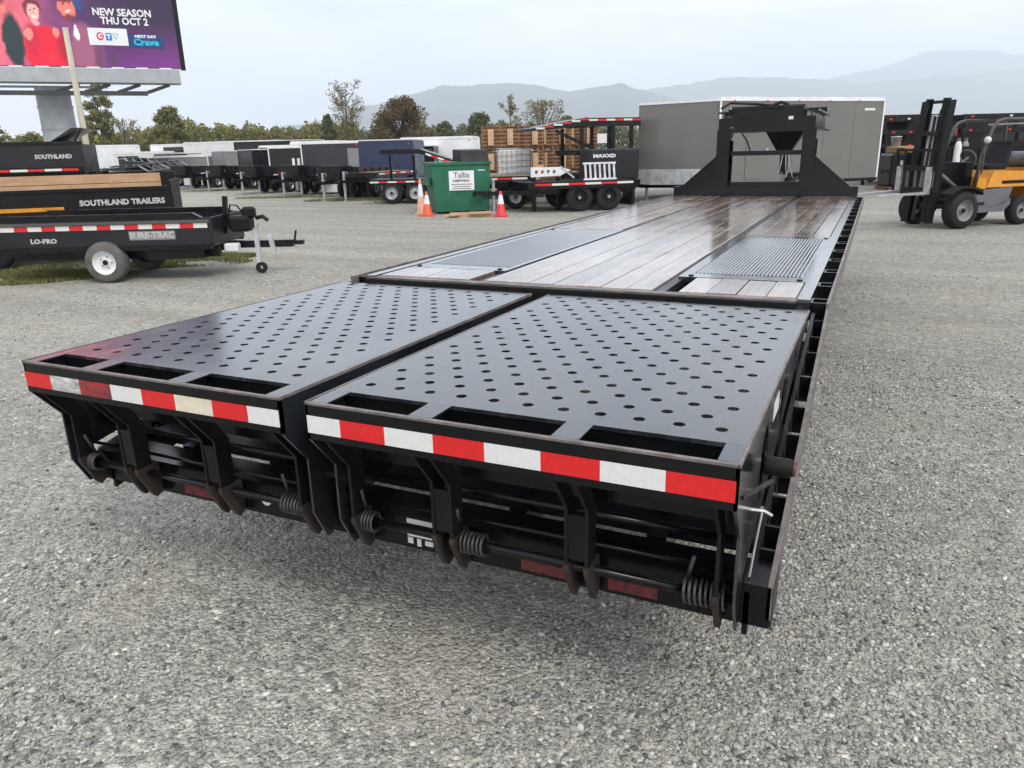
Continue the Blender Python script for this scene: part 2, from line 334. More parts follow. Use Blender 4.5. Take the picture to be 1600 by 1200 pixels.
# ------------------------------------------------------------------ ground
def groundmat():
    m = bpy.data.materials.new('gravel_ground'); m.use_nodes = True; t = m.node_tree; p = t.nodes['Principled BSDF']
    tc = N('ShaderNodeTexCoord', t)
    wob = N('ShaderNodeTexNoise', t, i_Scale=30.0, i_Detail=2.0); L(t, tc, 'Object', wob, 'Vector')
    v1 = N('ShaderNodeTexVoronoi', t, i_Scale=56.0); L(t, tc, 'Object', v1, 'Vector')
    v2 = N('ShaderNodeTexVoronoi', t, i_Scale=125.0); L(t, tc, 'Object', v2, 'Vector')
    sepc = N('ShaderNodeSeparateColor', t); L(t, v1, 'Color', sepc, 0)
    sepd = N('ShaderNodeSeparateColor', t); L(t, v2, 'Color', sepd, 0)
    def ramp(src, out):
        r = N('ShaderNodeValToRGB', t); L(t, src, out, r, 0); e = r.color_ramp
        e.elements[0].color = (.10, .102, .10, 1); e.elements[1].color = (.72, .71, .68, 1)
        for pos, c in ((.13, (.21, .213, .208, 1)), (.45, (.33, .333, .318, 1)), (.78, (.42, .415, .395, 1)), (.92, (.53, .52, .49, 1))):
            x = e.elements.new(pos); x.color = c
        return r
    r1 = ramp(sepc, 0); r2 = ramp(sepd, 0)
    big = N('ShaderNodeTexNoise', t, i_Scale=.55, i_Detail=8.0, i_Roughness=.62); L(t, tc, 'Object', big, 'Vector')
    med = N('ShaderNodeTexNoise', t, i_Scale=3.4, i_Detail=6.0, i_Roughness=.7); L(t, tc, 'Object', med, 'Vector')
    pm = N('ShaderNodeMapRange', t, i_From_Min=.42, i_From_Max=.58); L(t, med, 0, pm, 0)
    a = N('ShaderNodeMixRGB', t); L(t, pm, 0, a, 0); L(t, r2, 0, a, 1); L(t, r1, 0, a, 2)
    # packed fines between the stones, slightly brownish
    fm = N('ShaderNodeMapRange', t, i_From_Min=.44, i_From_Max=.62, i_To_Min=.05, i_To_Max=.72); L(t, big, 0, fm, 0)
    b = N('ShaderNodeMixRGB', t); b.inputs[2].default_value = (.37, .35, .315, 1); L(t, fm, 0, b, 0); L(t, a, 0, b, 1)
    huge = N('ShaderNodeTexNoise', t, i_Scale=.09, i_Detail=5.0); L(t, tc, 'Object', huge, 'Vector')
    # faint wheel tracks: long stretched bands, lighter where the fines are packed
    mpt = N('ShaderNodeMapping', t); mpt.inputs['Rotation'].default_value = (0, 0, 1.05); mpt.inputs['Scale'].default_value = (.06, 1.35, 1); L(t, tc, 'Object', mpt, 0)
    trk = N('ShaderNodeTexNoise', t, i_Scale=1.0, i_Detail=3.0, i_Distortion=.4); L(t, mpt, 0, trk, 'Vector')
    hsum = N('ShaderNodeMath', t, operation='MULTIPLY_ADD', i_1=.75); L(t, trk, 0, hsum, 0); L(t, huge, 0, hsum, 2)
    hr = N('ShaderNodeMapRange', t, i_From_Min=.62, i_From_Max=1.12, i_To_Min=.74, i_To_Max=1.2); L(t, hsum, 0, hr, 0)
    wm = N('ShaderNodeMixRGB', t, blend_type='MULTIPLY'); wm.inputs[0].default_value = 1; wm.inputs[2].default_value = (.99, .96, .885, 1); L(t, b, 0, wm, 1)
    c = N('ShaderNodeVectorMath', t, operation='SCALE'); L(t, wm, 0, c, 0); L(t, hr, 0, c, 'Scale')
    # speckle of mixed stones that still reads further off
    spk = N('ShaderNodeTexVoronoi', t, i_Scale=15.0); L(t, tc, 'Object', spk, 'Vector'); sps = N('ShaderNodeSeparateColor', t); L(t, spk, 'Color', sps, 0)
    spk2 = N('ShaderNodeTexNoise', t, i_Scale=22.0, i_Detail=4.0, i_Roughness=.8); L(t, tc, 'Object', spk2, 'Vector')
    sa = N('ShaderNodeMapRange', t, i_To_Min=.87, i_To_Max=1.13); L(t, sps, 0, sa, 0)
    sb = N('ShaderNodeMapRange', t, i_From_Min=.3, i_From_Max=.7, i_To_Min=.68, i_To_Max=1.32); L(t, spk2, 0, sb, 0)
    sm2 = N('ShaderNodeMath', t, operation='MULTIPLY'); L(t, sa, 0, sm2, 0); L(t, sb, 0, sm2, 1)
    c2_ = N('ShaderNodeVectorMath', t, operation='SCALE'); L(t, c, 0, c2_, 0); L(t, sm2, 0, c2_, 'Scale'); c = c2_
    L(t, c, 0, p, 'Base Color'); p.inputs['Roughness'].default_value = .85; p.inputs['Specular IOR Level'].default_value = .3
    h1 = N('ShaderNodeMath', t, operation='MULTIPLY', i_1=-1.0); L(t, v1, 'Distance', h1, 0)
    h2 = N('ShaderNodeMath', t, operation='MULTIPLY_ADD', i_1=-.45); L(t, v2, 'Distance', h2, 0); L(t, h1, 0, h2, 2)
    h3 = N('ShaderNodeMath', t, operation='MULTIPLY_ADD', i_1=1.1); L(t, med, 0, h3, 0); L(t, h2, 0, h3, 2)
    bn = N('ShaderNodeBump', t, i_Strength=1.0, i_Distance=.018); L(t, h3, 0, bn, 'Height'); L(t, bn, 0, p, 'Normal')
    return m
gm = groundmat()
g = MB(); R0 = 16000
g.add([(-R0,-3000,0),(R0,-3000,0),(R0,R0,0),(-R0,R0,0)], [(0,1,2,3)])
tag(g.build('ground', gm), kind='structure')

# loose stones lying on the yard: uncountable, one object of instanced pebbles
def stonemat():
    m = bpy.data.materials.new('pebble'); m.use_nodes = True; t = m.node_tree; p = t.nodes['Principled BSDF']
    oi = N('ShaderNodeObjectInfo', t); r = N('ShaderNodeValToRGB', t); L(t, oi, 'Random', r, 0); e = r.color_ramp
    e.elements[0].color = (.06, .061, .062, 1); e.elements[1].color = (.62, .60, .56, 1)
    for pos, c in ((.12, (.17, .17, .165, 1)), (.4, (.29, .288, .268, 1)), (.66, (.37, .362, .335, 1)), (.8, (.36, .33, .29, 1)), (.92, (.46, .45, .42, 1))):
        x = e.elements.new(pos); x.color = c
    tc = N('ShaderNodeTexCoord', t); nz = N('ShaderNodeTexNoise', t, i_Scale=2.5, i_Detail=4.0); L(t, tc, 'Object', nz, 'Vector')
    mr_ = N('ShaderNodeMapRange', t, i_From_Min=.3, i_From_Max=.7, i_To_Min=.8, i_To_Max=1.2); L(t, nz, 0, mr_, 0)
    s = N('ShaderNodeVectorMath', t, operation='SCALE'); L(t, r, 0, s, 0); L(t, mr_, 0, s, 'Scale'); L(t, s, 0, p, 'Base Color')
    p.inputs['Roughness'].default_value = .65; p.inputs['Specular IOR Level'].default_value = .4
    return m
sm_ = stonemat()
stone_col = bpy.data.collections.new('pebble_shapes')
for k in range(7):
    bm = bmesh.new(); bmesh.ops.create_icosphere(bm, subdivisions=1, radius=.5)
    r2 = random.Random(k)
    for v in bm.verts:
        v.co *= r2.uniform(.72, 1.12)
        v.co.x *= 1.15; v.co.y *= .85; v.co.z *= .62
    me = bpy.data.meshes.new('pebble_shape'); bm.to_mesh(me); bm.free(); me.materials.append(sm_)
    if k % 2: me.shade_smooth()
    stone_col.objects.link(bpy.data.objects.new('pebble_shape', me))
def vnoise(x, y, s, seed):
    r_ = np.random.default_rng(seed); tab = r_.random((64, 64)); x = x*s; y = y*s
    xi = np.floor(x).astype(int); yi = np.floor(y).astype(int); fx = x-xi; fy = y-yi
    fx = fx*fx*(3-2*fx); fy = fy*fy*(3-2*fy)
    T = lambda a, b: tab[a % 64, b % 64]
    return (T(xi,yi)*(1-fx)+T(xi+1,yi)*fx)*(1-fy)+(T(xi,yi+1)*(1-fx)+T(xi+1,yi+1)*fx)*fy
def stones():
    P = []
    def ring(r0, r1, n):
        r_ = np.sqrt(rng.random(n)*(r1*r1-r0*r0)+r0*r0); a = rng.uniform(-1.25, 1.25, n) - YAW*0 + math.pi/2 + .44
        x = CAM[0]+r_*np.cos(a); y = CAM[1]+r_*np.sin(a)
        return x, y
    X = []; Y = []
    for r0, r1, n in ((1.0, 3.6, 84000), (3.6, 6.5, 86000), (6.5, 11, 60000), (11, 18, 40000)):
        x, y = ring(r0, r1, n); X.append(x); Y.append(y)
    X = np.concatenate(X); Y = np.concatenate(Y)
    pat = .6*vnoise(X+40, Y+40, .9, 3)+.4*vnoise(X+40, Y+40, 3.1, 4)
    keep = rng.random(len(X)) < np.clip((pat-.30)*2.6, .07, 1)
    X, Y = X[keep], Y[keep]
    sz = np.clip(rng.lognormal(math.log(.0110), .40, len(X)), .005, .028)
    me = bpy.data.meshes.new('loose_gravel'); me.vertices.add(len(X))
    cov = np.zeros((len(X), 3), 'f'); cov[:,0] = X; cov[:,1] = Y; cov[:,2] = sz*.12
    me.vertices.foreach_set('co', cov.ravel())
    at = me.attributes.new('size', 'FLOAT', 'POINT'); at.data.foreach_set('value', sz.astype('f'))
    rt = me.attributes.new('rot', 'FLOAT_VECTOR', 'POINT'); rv = np.zeros((len(X),3), 'f'); rv[:,2] = rng.random(len(X))*6.28; rv[:,0] = rng.normal(0,.35,len(X)); rv[:,1] = rng.normal(0,.35,len(X))
    rt.data.foreach_set('vector', rv.ravel())
    o = link('loose_gravel', me)
    ng = bpy.data.node_groups.new('scatter', 'GeometryNodeTree')
    ng.interface.new_socket('Geometry', in_out='INPUT', socket_type='NodeSocketGeometry'); ng.interface.new_socket('Geometry', in_out='OUTPUT', socket_type='NodeSocketGeometry')
    gi = ng.nodes.new('NodeGroupInput'); go = ng.nodes.new('NodeGroupOutput')
    ip = ng.nodes.new('GeometryNodeInstanceOnPoints'); ci = ng.nodes.new('GeometryNodeCollectionInfo')
    ci.inputs['Collection'].default_value = stone_col; ci.inputs['Separate Children'].default_value = True; ci.inputs['Reset Children'].default_value = True
    ip.inputs['Pick Instance'].default_value = True
    rv_ = ng.nodes.new('FunctionNodeRandomValue'); rv_.data_type = 'INT'; rv_.inputs[4].default_value = 0; rv_.inputs[5].default_value = 6
    na = ng.nodes.new('GeometryNodeInputNamedAttribute'); na.data_type = 'FLOAT'; na.inputs[0].default_value = 'size'
    nr = ng.nodes.new('GeometryNodeInputNamedAttribute'); nr.data_type = 'FLOAT_VECTOR'; nr.inputs[0].default_value = 'rot'
    e2 = ng.nodes.new('FunctionNodeEulerToRotation')
    lk = ng.links.new
    lk(gi.outputs[0], ip.inputs['Points']); lk(ci.outputs[0], ip.inputs['Instance']); lk(rv_.outputs[2], ip.inputs['Instance Index'])
    lk(nr.outputs[0], e2.inputs[0]); lk(e2.outputs[0], ip.inputs['Rotation']); lk(na.outputs[0], ip.inputs['Scale']); lk(ip.outputs[0], go.inputs[0])
    md = o.modifiers.new('scatter', 'NODES'); md.node_group = ng
    tag(o, 'loose grey and white pebbles strewn over the yard', 'gravel', kind='stuff')
stones()

# grass tufts along the edge of the parked trailers
def grass(name, label, spots, n, h):
    V = []; F = []
    for i in range(n):
        cx, cy, rx, ry, rot = spots[i % len(spots)]
        a = random.random()*6.28; r_ = math.sqrt(random.random())
        lx, ly = rx*r_*math.cos(a), ry*r_*math.sin(a)
        x = cx+lx*math.cos(rot)-ly*math.sin(rot); y = cy+lx*math.sin(rot)+ly*math.cos(rot)
        if vnoise(np.array([x+90]), np.array([y+90]), 1.3, 9)[0]*.7+random.random()*.5 < .60: continue
        hh = h*random.uniform(.4, 1.2); b = random.random()*6.28; wd = .012; lean = random.uniform(.2, .9)*hh
        d = (math.cos(b), math.sin(b)); o_ = len(V)
        V += [(x-d[1]*wd, y+d[0]*wd, 0), (x+d[1]*wd, y-d[0]*wd, 0), (x+d[0]*lean, y+d[1]*lean, hh)]
        F.append((o_, o_+1, o_+2))
    me = bpy.data.meshes.new(name); me.from_pydata(V, [], F); me.materials.append(grassm)
    tag(link(name, me), label, 'grass', kind='stuff')
RZ = math.atan2(RH[1], RH[0])
def gspot(px, py, rx, ry): p = gp(px, py); return (p[0], p[1], rx, ry, RZ)
grass('grass', 'thin olive grass growing under the small tilt trailer', [gspot(60, 432, 1.5, .6), gspot(110, 415, 1.6, .9), gspot(270, 412, 1.3, .5), gspot(330, 402, .8, .45), gspot(10, 440, 1.0, .4), gspot(230, 400, 1.6, .8)], 42000, .045)
grass('grass', 'dry grass strip in front of the row of parked trailers', [gspot(520, 307, 4, .5), gspot(600, 312, 3, .5), gspot(655, 316, 2, .5), gspot(430, 296, 5, .6), gspot(900, 318, 2, .4)], 26000, .09)

# ------------------------------------------------------------------ mountains and haze
def ridge(name, prof, D, back, m, seed):
    """terrain ridge: crest given along the horizon, slopes falling both to the plain and behind"""
    nx, ny = 260, 30; V = []; F = []
    xs = np.linspace(prof[0][0], prof[-1][0], nx); hy = np.interp(xs, [a for a, b in prof], [b for a, b in prof])
    hy = hy + 7*(vnoise(xs/46.+50, xs*0+3.3, 1, seed+5)-.5) + 4*(vnoise(xs/17.+50, xs*0+7.7, 1, seed+6)-.5) + 2*(vnoise(xs/7.+50, xs*0+1.7, 1, seed+7)-.5)
    for j in range(ny):
        tj = j/(ny-1)*1.7 - 1.0        # -1 foot .. 0 crest .. .7 behind
        for i in range(nx):
            d = ray(xs[i], hy[i]); c = CAM + d*(D/float(d @ FH)); h = max(c[2], 1)
            q = dp(xs[i], 236, D + tj*back)
            k = max(0, 1-abs(tj))**1.15
            z = h*k
            n = vnoise(np.array([q[0]/330.+200]), np.array([q[1]/330.+200]), 1, seed)[0]-.5
            n2 = vnoise(np.array([q[0]/110.+200]), np.array([q[1]/110.+200]), 1, seed+1)[0]-.5
            z += (n*.30+n2*.12)*h*(1-abs(2*k-1))**.8 * (0 if j in (0, ny-1) else 1)
            V.append((q[0], q[1], max(z, -.5)-.4))
    for j in range(ny-1):
        for i in range(nx-1): F.append((j*nx+i, j*nx+i+1, (j+1)*nx+i+1, (j+1)*nx+i))
    me = bpy.data.meshes.new(name); me.from_pydata(V, [], F); me.materials.append(m); me.shade_smooth()
    return tag(link(name, me), kind='structure')
forestm = mat('forested_slope', (.05, .065, .05, 1), .95, scale=.004, c2=(.028, .038, .03, 1))
ridge('mountain', [(-300,236),(200,225),(420,200),(500,186),(580,168),(640,150),(700,133),(740,131),(802,129),(850,133),(892,141),(930,135),(964,131),(990,138),(1040,150),(1120,166),(1250,185),(1400,200),(1700,210)], 4600, 1500, forestm, 11)
ridge('mountain', [(500,215),(700,190),(850,160),(960,140),(1010,138),(1060,130),(1110,124),(1150,120),(1210,119),(1260,123),(1320,130),(1380,126),(1450,118),(1520,112),(1600,104),(1700,100),(1900,110)], 6600, 1800, forestm, 21)
ridge('mountain', [(900,200),(1100,160),(1220,135),(1300,118),(1350,108),(1400,92),(1440,82),(1480,77),(1530,80),(1560,84),(1600,79),(1680,70),(1800,80),(2000,120)], 8800, 2000, forestm, 31)
hz = MB(); hz.box(-9500, 9500, -400, 12500, -1.0, 1190)
hm = bpy.data.materials.new('haze_air'); hm.use_nodes = True; t = hm.node_tree; t.nodes.clear()
pv = N('ShaderNodeVolumePrincipled', t); pv.inputs['Color'].default_value = (.875, .928, .995, 1); pv.inputs['Density'].default_value = 2.4e-4; pv.inputs['Anisotropy'].default_value = .2
ho = N('ShaderNodeOutputMaterial', t); L(t, pv, 0, ho, 'Volume')
tag(hz.build('haze', hm), 'pale blue haze lying over the plain and the mountains', 'haze', kind='stuff')

# ------------------------------------------------------------------ the gooseneck trailer
ZD = .97
T = empty('gooseneck_trailer', (0,0,0), 0, 'long black gooseneck flatbed with wooden deck and two perforated rear ramps', 'trailer')
YR = -1.951                                   # rear face of the ramps
def rz_(y): return .9585 + (y-YR)/(-YR)*(.942-.9585)      # top of the ramp plates
# deck boards
bw = .135
def planks(x0, x1, n, y0, y1):
    wd = (x1-x0)/n; 
    for i in range(n):
        dz = random.uniform(-.002, .002)
        mb = MB(); mb.bevbox(0, wd-.0045, 0, y1-y0, -.04, 0, .0025)
        mb.build('deck_plank', deckwood, T, loc=(x0+i*wd+.0035, y0+random.uniform(-.004,.004), ZD+dz))
planks(-.47, .47, 7, .075, 7.44)
planks(-1.15, -.53, 5, 2.80, 7.44)
planks(.53, 1.15, 5, 2.62, 7.44)
planks(-1.15, -.56, 4, .075, .40)
planks(.60, 1.15, 4, .075, .50)
B('deck_seam_channel', black, T, (-.527,-.473,.1,7.44,ZD-.05,ZD-.014), (.473,.527,.1,7.44,ZD-.05,ZD-.014))
# ridged steel plates over the wheels
def tread(x0, x1, y0, y1):
    mb = MB(); mb.box(x0, x1, y0, y1, ZD-.03, ZD-.001)
    xi0, xi1 = x0+.06, x1-.03; n = 28; p = (xi1-xi0)/n
    for i in range(n):
        a = xi0+i*p; z = ZD-.001
        mb.add([(a,y0+.14,z),(a+p*.5,y0+.14,z+.0035),(a+p*.85,y0+.14,z),(a,y1-.16,z),(a+p*.5,y1-.16,z+.0035),(a+p*.85,y1-.16,z)], [(0,1,4,3),(1,2,5,4),(0,2,1),(3,4,5)])
    return mb.build('tread_plate', treadm, T)
tread(.50, 1.155, .515, 2.60); tread(-1.155, -.50, .415, 2.78)
for (x, y) in ((.56,.56),(1.12,.56),(-.56,.46),(-1.12,.46),(1.13,2.5),(-1.13,2.7)):
    mb = MB(); mb.lathe([(0,.004),(.014,.004),(.016,0)], c=(x,y,ZD), n=10); mb.build('plate_bolt', matte, T)
# side rails, rub rails and the stake pockets between them
for s in (-1, 1):
    mb = MB(); mb.box(*sorted((s*1.156, s*1.212)), .02, 7.5, ZD-.15, ZD+.003); mb.build('side_rail', treadm, T)
    mb = MB(); mb.box(*sorted((s*1.283, s*1.295)), -.02, 7.5, ZD-.10, ZD-.002); mb.build('rub_rail', palesteel if False else edge, T)
    for i in range(17):
        y = .04+i*.458; mb = MB(); a_, b_ = s*1.213, s*1.282; c_ = s*1.222
        mb.plate([(a_,y),(b_,y),(b_,y+.012),(c_,y+.012),(c_,y+.10),(b_,y+.10),(b_,y+.112),(a_,y+.112)], t=.085, plane='xy', off=ZD-.056); mb.build('stake_pocket', black, T)
# deck end: worn angle with a dark face below
mb = MB(); mb.box(-1.20, 1.155, .012, .068, ZD-.014, ZD-.004); mb.build('deck_end_angle', edge, T)
B('deck_end_beam', matte, T, (-1.20,1.155,-.012,.011,ZD-.16,ZD-.012))
# main frame under the deck
for s in (-1, 1):
    mb = MB(); mb.box(*sorted((s*.44, s*.52)), .05, 7.5, .62, .64); mb.box(*sorted((s*.44, s*.52)), .05, 7.5, .86, .88); mb.box(*sorted((s*.475, s*.485)), .05, 7.5, .64, .86)
    mb.build('main_beam', black, T)
for i in range(15):
    y = .25+i*.5; B('cross_member', black, T, (-1.155,1.155,y,y+.05,.885,.925))
for yc in (.95, 1.85):
    mb = MB(); mb.tube([(-.75,yc,.38),(.75,yc,.38)], .06, 10); mb.build('axle', black, T)
    for s in (-1, 1):
        for k in (0, 1):
            x = s*(.62+k*.27); mb = MB()
            mb.lathe([(.2,-.11),(.33,-.11),(.375,-.07),(.375,.07),(.33,.11),(.2,.11)], 'x', (x,yc,.375), 24)
            wh = mb.build('wheel', rubber, T, True)
            mb = MB(); mb.lathe([(.0,.03),(.1,.03),(.14,-.02),(.2,-.02),(.205,.09)], 'x', (x,yc,.375), 20); mb.build('rim', steel, wh, True)
for s in (-1, 1):
    mb = MB(); mb.box(*sorted((s*.6,s*.72)), 7.2, 7.32, .1, .95); mb.box(*sorted((s*.52,s*.8)), 7.12, 7.4, 0, .02); mb.bar((s*.66,7.26,.02),(s*.66,7.26,.2),.08); mb.build('landing_leg', black, T)
# dovetail frame sloping down behind the deck
def dz(y): return ZD-.02 + y*(ZD-.02-.545)/1.75
for s in (-1, 1):
    mb = MB(); x0, x1 = sorted((s*1.284, s*1.297)); ya, yb = 0.0, -1.75
    mb.hexa([(x0,yb,dz(yb)-.10),(x1,yb,dz(yb)-.10),(x1,ya,dz(ya)-.10),(x0,ya,dz(ya)-.10),(x0,yb,dz(yb)),(x1,yb,dz(yb)),(x1,ya,dz(ya)),(x0,ya,dz(ya))])
    mb.build('dovetail_rub_rail', edge, T)
    mb = MB(); x0, x1 = sorted((s*1.225, s*1.24)); 
    mb.hexa([(x0,yb,dz(yb)-.16),(x1,yb,dz(yb)-.16),(x1,ya,dz(ya)-.16),(x0,ya,dz(ya)-.16),(x0,yb,dz(yb)-.03),(x1,yb,dz(yb)-.03),(x1,ya,dz(ya)-.03),(x0,ya,dz(ya)-.03)])
    mb.build('dovetail_side', black, T)
    for i, y in enumerate((-.12,-.28,-.42,-.62,-.84,-1.02,-1.2,-1.36,-1.50,-1.60)):
        mb = MB(); x0, x1 = sorted((s*1.241, s*1.283)); mb.box(x0, x1, y, y+.012, dz(y)-.11, dz(y)-.012); mb.build('stake_pocket', black, T)
    for xi in (.5, .95):
        mb = MB(); mb.bar((s*xi,.05,.80),(s*xi,-1.60,dz(-1.60)-.08),.06,.10); mb.build('dovetail_beam', black, T)
for y in (-.45, -.95, -1.45):
    mb = MB(); mb.box(-1.22, 1.22, y-.09, y+.09, dz(y)-.10, dz(y)-.05); mb.build('dovetail_cross_member', charcoal, T)
mb = MB(); ya, yb = -.06, -1.22
mb.hexa([(-1.215,yb,dz(yb)-.15),(1.215,yb,dz(yb)-.15),(1.215,ya,dz(ya)-.15),(-1.215,ya,dz(ya)-.15),(-1.215,yb,dz(yb)-.135),(1.215,yb,dz(yb)-.135),(1.215,ya,dz(ya)-.135),(-1.215,ya,dz(ya)-.135)]); mb.build('dovetail_panel', matte, T)
mb = MB(); mb.box(-1.27, 1.293, -1.75, -1.61, .418, .541); bump_ = mb.build('rear_bumper_tube', black, T)
B('bumper_end_cap', charcoal, T, (1.2935,1.299,-1.748,-1.612,.42,.539))
# decals on the bumper
B('white_decal', whitetape, bump_, (.17,.30,-1.7535,-1.7505,.508,.524))
B('white_decal', whitetape, bump_, (.17,.30,-1.7535,-1.7505,.462,.469),(.17,.19,-1.7535,-1.7505,.436,.457),(.205,.22,-1.7535,-1.7505,.43,.457),(.235,.265,-1.7535,-1.7505,.438,.455),(.275,.30,-1.7535,-1.7505,.428,.434))
for xa in (.575, .85, -.83): B('red_reflector_strip', decalred, bump_, (xa,xa+.145,-1.7535,-1.7505,.432,.466))
for xa in (.62, .90): B('grey_label', greym, bump_, (xa,xa+.12,-1.7535,-1.7505,.492,.499))
# oval clearance lamp stub and chain on the right corner
mb = MB(); mb.lathe([(0,0),(.024,0),(.026,.01),(.026,.065),(.022,.075),(0,.075)], 'x', (1.235,-1.62,.83), 14); pin_ = mb.build('ramp_pin', matte, T, True)
mb = MB(); mb.lathe([(0,0),(.023,0),(.021,.006),(0,.006)], 'x', (1.3105,-1.62,.83), 14); mb.build('pin_cap', decalred, pin_)
mb = MB(); mb.tube([(1.225,-1.93,.87),(1.275,-1.80,.865)], .006, 6); mb.build('release_rod', rust, T)
mb = MB(); mb.tube([(1.245,-1.66,.71),(1.238,-1.69,.63),(1.232,-1.72,.545)], .0035, 6); mb.tube([(1.215,-1.665,.715),(1.25,-1.655,.712),(1.27,-1.65,.70)], .005, 6); mb.build('latch_chain', steel, T)
# hinge shafts with coil springs
SY, SZ = -1.80, .515
springm = mat('oily_spring_steel', (.06,.055,.052,1), .42, scale=30, c2=(.018,.016,.015,1))
def ring_cell(mb, cx, cy, hx, hy, r, zt, thick, n=10):
    """rectangular cell of plate with one round hole"""
    rim = [(cx+r*math.cos(2*math.pi*k/n), cy+r*math.sin(2*math.pi*k/n)) for k in range(n)]
    out = []
    for k in range(n):
        c, s_ = math.cos(2*math.pi*k/n), math.sin(2*math.pi*k/n); f = min(hx/abs(c) if abs(c) > 1e-6 else 9, hy/abs(s_) if abs(s_) > 1e-6 else 9)
        out.append((cx+c*f, cy+s_*f, k))
    corners = [(cx+hx,cy+hy),(cx-hx,cy+hy),(cx-hx,cy-hy),(cx+hx,cy-hy)]
    o = len(mb.v)
    for p in rim: mb.v.append((p[0],p[1],zt(p[1])))
    for p in out: mb.v.append((p[0],p[1],zt(p[1])))
    for p in rim: mb.v.append((p[0],p[1],zt(p[1])-thick))
    for p in corners: mb.v.append((p[0],p[1],zt(p[1])))
    ang = lambda p: math.atan2(p[1]-cy, p[0]-cx) % (2*math.pi)
    for k in range(n):
        j = (k+1) % n; a0 = 2*math.pi*k/n; a1 = 2*math.pi*(k+1)/n
        # outer points of k and j, with a corner between when they lie on different sides
        mid = [c for c in range(4) if a0+1e-6 < ang(corners[c]) < a1-1e-6]
        ring = [o+k]+[o+n+k]+[o+3*n+c for c in mid]+[o+n+j]+[o+j]
        mb.f.append(tuple(ring)); mb.f.append((o+k, o+j, o+2*n+j, o+2*n+k))
def make_ramp(x0, x1, ribs, mplate, out_side, spr, tape):
    """ribs: list of (xa, xb) tops of the lengthwise members"""
    yf, yb = -.07, -1.822
    mb = MB(); px_, py_ = .108, .0885; r = .0168
    nx = int((x1-x0-.05)//px_); rows = int((yf-yb-.06)//py_)
    mx_ = (x1-x0-nx*px_)/2; y0 = yb+.045
    q = lambda xa, xb, ya, yb_: mb.add([(xa,ya,rz_(ya)),(xb,ya,rz_(ya)),(xb,yb_,rz_(yb_)),(xa,yb_,rz_(yb_))], [(0,1,2,3)])
    q(x0, x1, yb, y0); q(x0, x1, y0+rows*py_, yf)
    for j in range(rows):
        ya = y0+j*py_; off = px_/2 if j % 2 else 0; xs = x0+mx_+off
        m_ = nx if not j % 2 else nx-1
        q(x0, xs, ya, ya+py_); q(xs+m_*px_, x1, ya, ya+py_)
        for i in range(m_): ring_cell(mb, xs+(i+.5)*px_, ya+py_/2, px_/2, py_/2, r, rz_, .012)
    # edges of the sheet
    for (a, b) in (((x0,yb),(x1,yb)),((x1,yb),(x1,yf)),((x1,yf),(x0,yf)),((x0,yf),(x0,yb))):
        mb.add([(a[0],a[1],rz_(a[1])),(b[0],b[1],rz_(b[1])),(b[0],b[1],rz_(b[1])-.012),(a[0],a[1],rz_(a[1])-.012)], [(0,1,2,3)])
    me = bpy.data.meshes.new('ramp'); me.from_pydata(mb.v, [], mb.f); me.materials.append(mplate)
    bm = bmesh.new(); bm.from_mesh(me); bmesh.ops.remove_doubles(bm, verts=bm.verts, dist=1e-5)
    for f in bm.faces:
        if abs(f.normal.z) > .5 and f.normal.z < 0: f.normal_flip()
    bm.to_mesh(me); bm.free()
    R_ = link('ramp', me, T)
    # rear crossbar with its thin worn lip
    B('rear_crossbar', black, R_, (x0,x1,YR,-1.936,.842,.9505))
    B('crossbar_lip', edge, R_, (x0,x1,YR,-1.937,.9508,.9575))
    for (xa, xb, mt) in tape: B('reflective_tape', mt, R_, (xa,xb,YR-.0025,YR-.0005,.864,.918))
    for (xa, xb) in ribs:
        z0 = rz_(-1.93)
        mb = MB(); mb.box(xa, xb, -1.9355, -1.8225, z0-.007, z0-.001)                       # flange seen in the open bays
        mb.hexa([((xa+xb)/2-.006,-1.93,.86),((xa+xb)/2+.006,-1.93,.86),((xa+xb)/2+.006,-.06,.90),((xa+xb)/2-.006,-.06,.90),
                 ((xa+xb)/2-.006,-1.93,z0-.008),((xa+xb)/2+.006,-1.93,z0-.008),((xa+xb)/2+.006,-.06,rz_(-.06)-.014),((xa+xb)/2-.006,-.06,rz_(-.06)-.014)])
        mb.build('ramp_rib', plateb, R_)
    # hinge plates slanting forward and down to the shaft, pointed and rusty at the tips
    for i_, (xa, xb) in enumerate(ribs):
        xm = (xa+xb)/2; xs_ = (xm-.030, xm+.030) if 0 < i_ < len(ribs)-1 else ((xm+.022,) if i_ == 0 else (xm-.022,))
        for xx in xs_:
            mb = MB(); mb.plate([(-1.945,.8415),(-1.85,.72),(-1.85,.545),(-1.785,.545),(-1.785,.71),(-1.87,.8415)], t=.010, off=xx); mb.build('hinge_plate', matte, R_)
            mb = MB(); mb.plate([(-1.852,.5445),(-1.852,.525),(-1.80,.425),(-1.785,.41),(-1.755,.425),(-1.757,.52),(-1.76,.5445)], t=.016, off=xx); mb.build('hinge_tip', rust, R_)
        if 0 < i_ < len(ribs)-1:
            mb = MB(); mb.hexa([(xm-.024,-1.846,.56),(xm+.024,-1.846,.56),(xm+.024,-1.838,.56),(xm-.024,-1.838,.56),(xm-.024,-1.848,.70),(xm+.024,-1.848,.70),(xm+.024,-1.84,.70),(xm-.024,-1.84,.70)]); mb.build('hinge_web', black, R_)
    # cross tubes between the ribs
    B('cross_tube', black, R_, (x0+.03,x1-.03,-1.30,-1.24,.76,.82)); B('cross_tube', black, R_, (x0+.03,x1-.03,-.75,-.70,.80,.85))
    B('inner_crossbar', black, R_, (x0+.02,x1-.02,-1.818,-1.806,.86,rz_(-1.81)-.014))
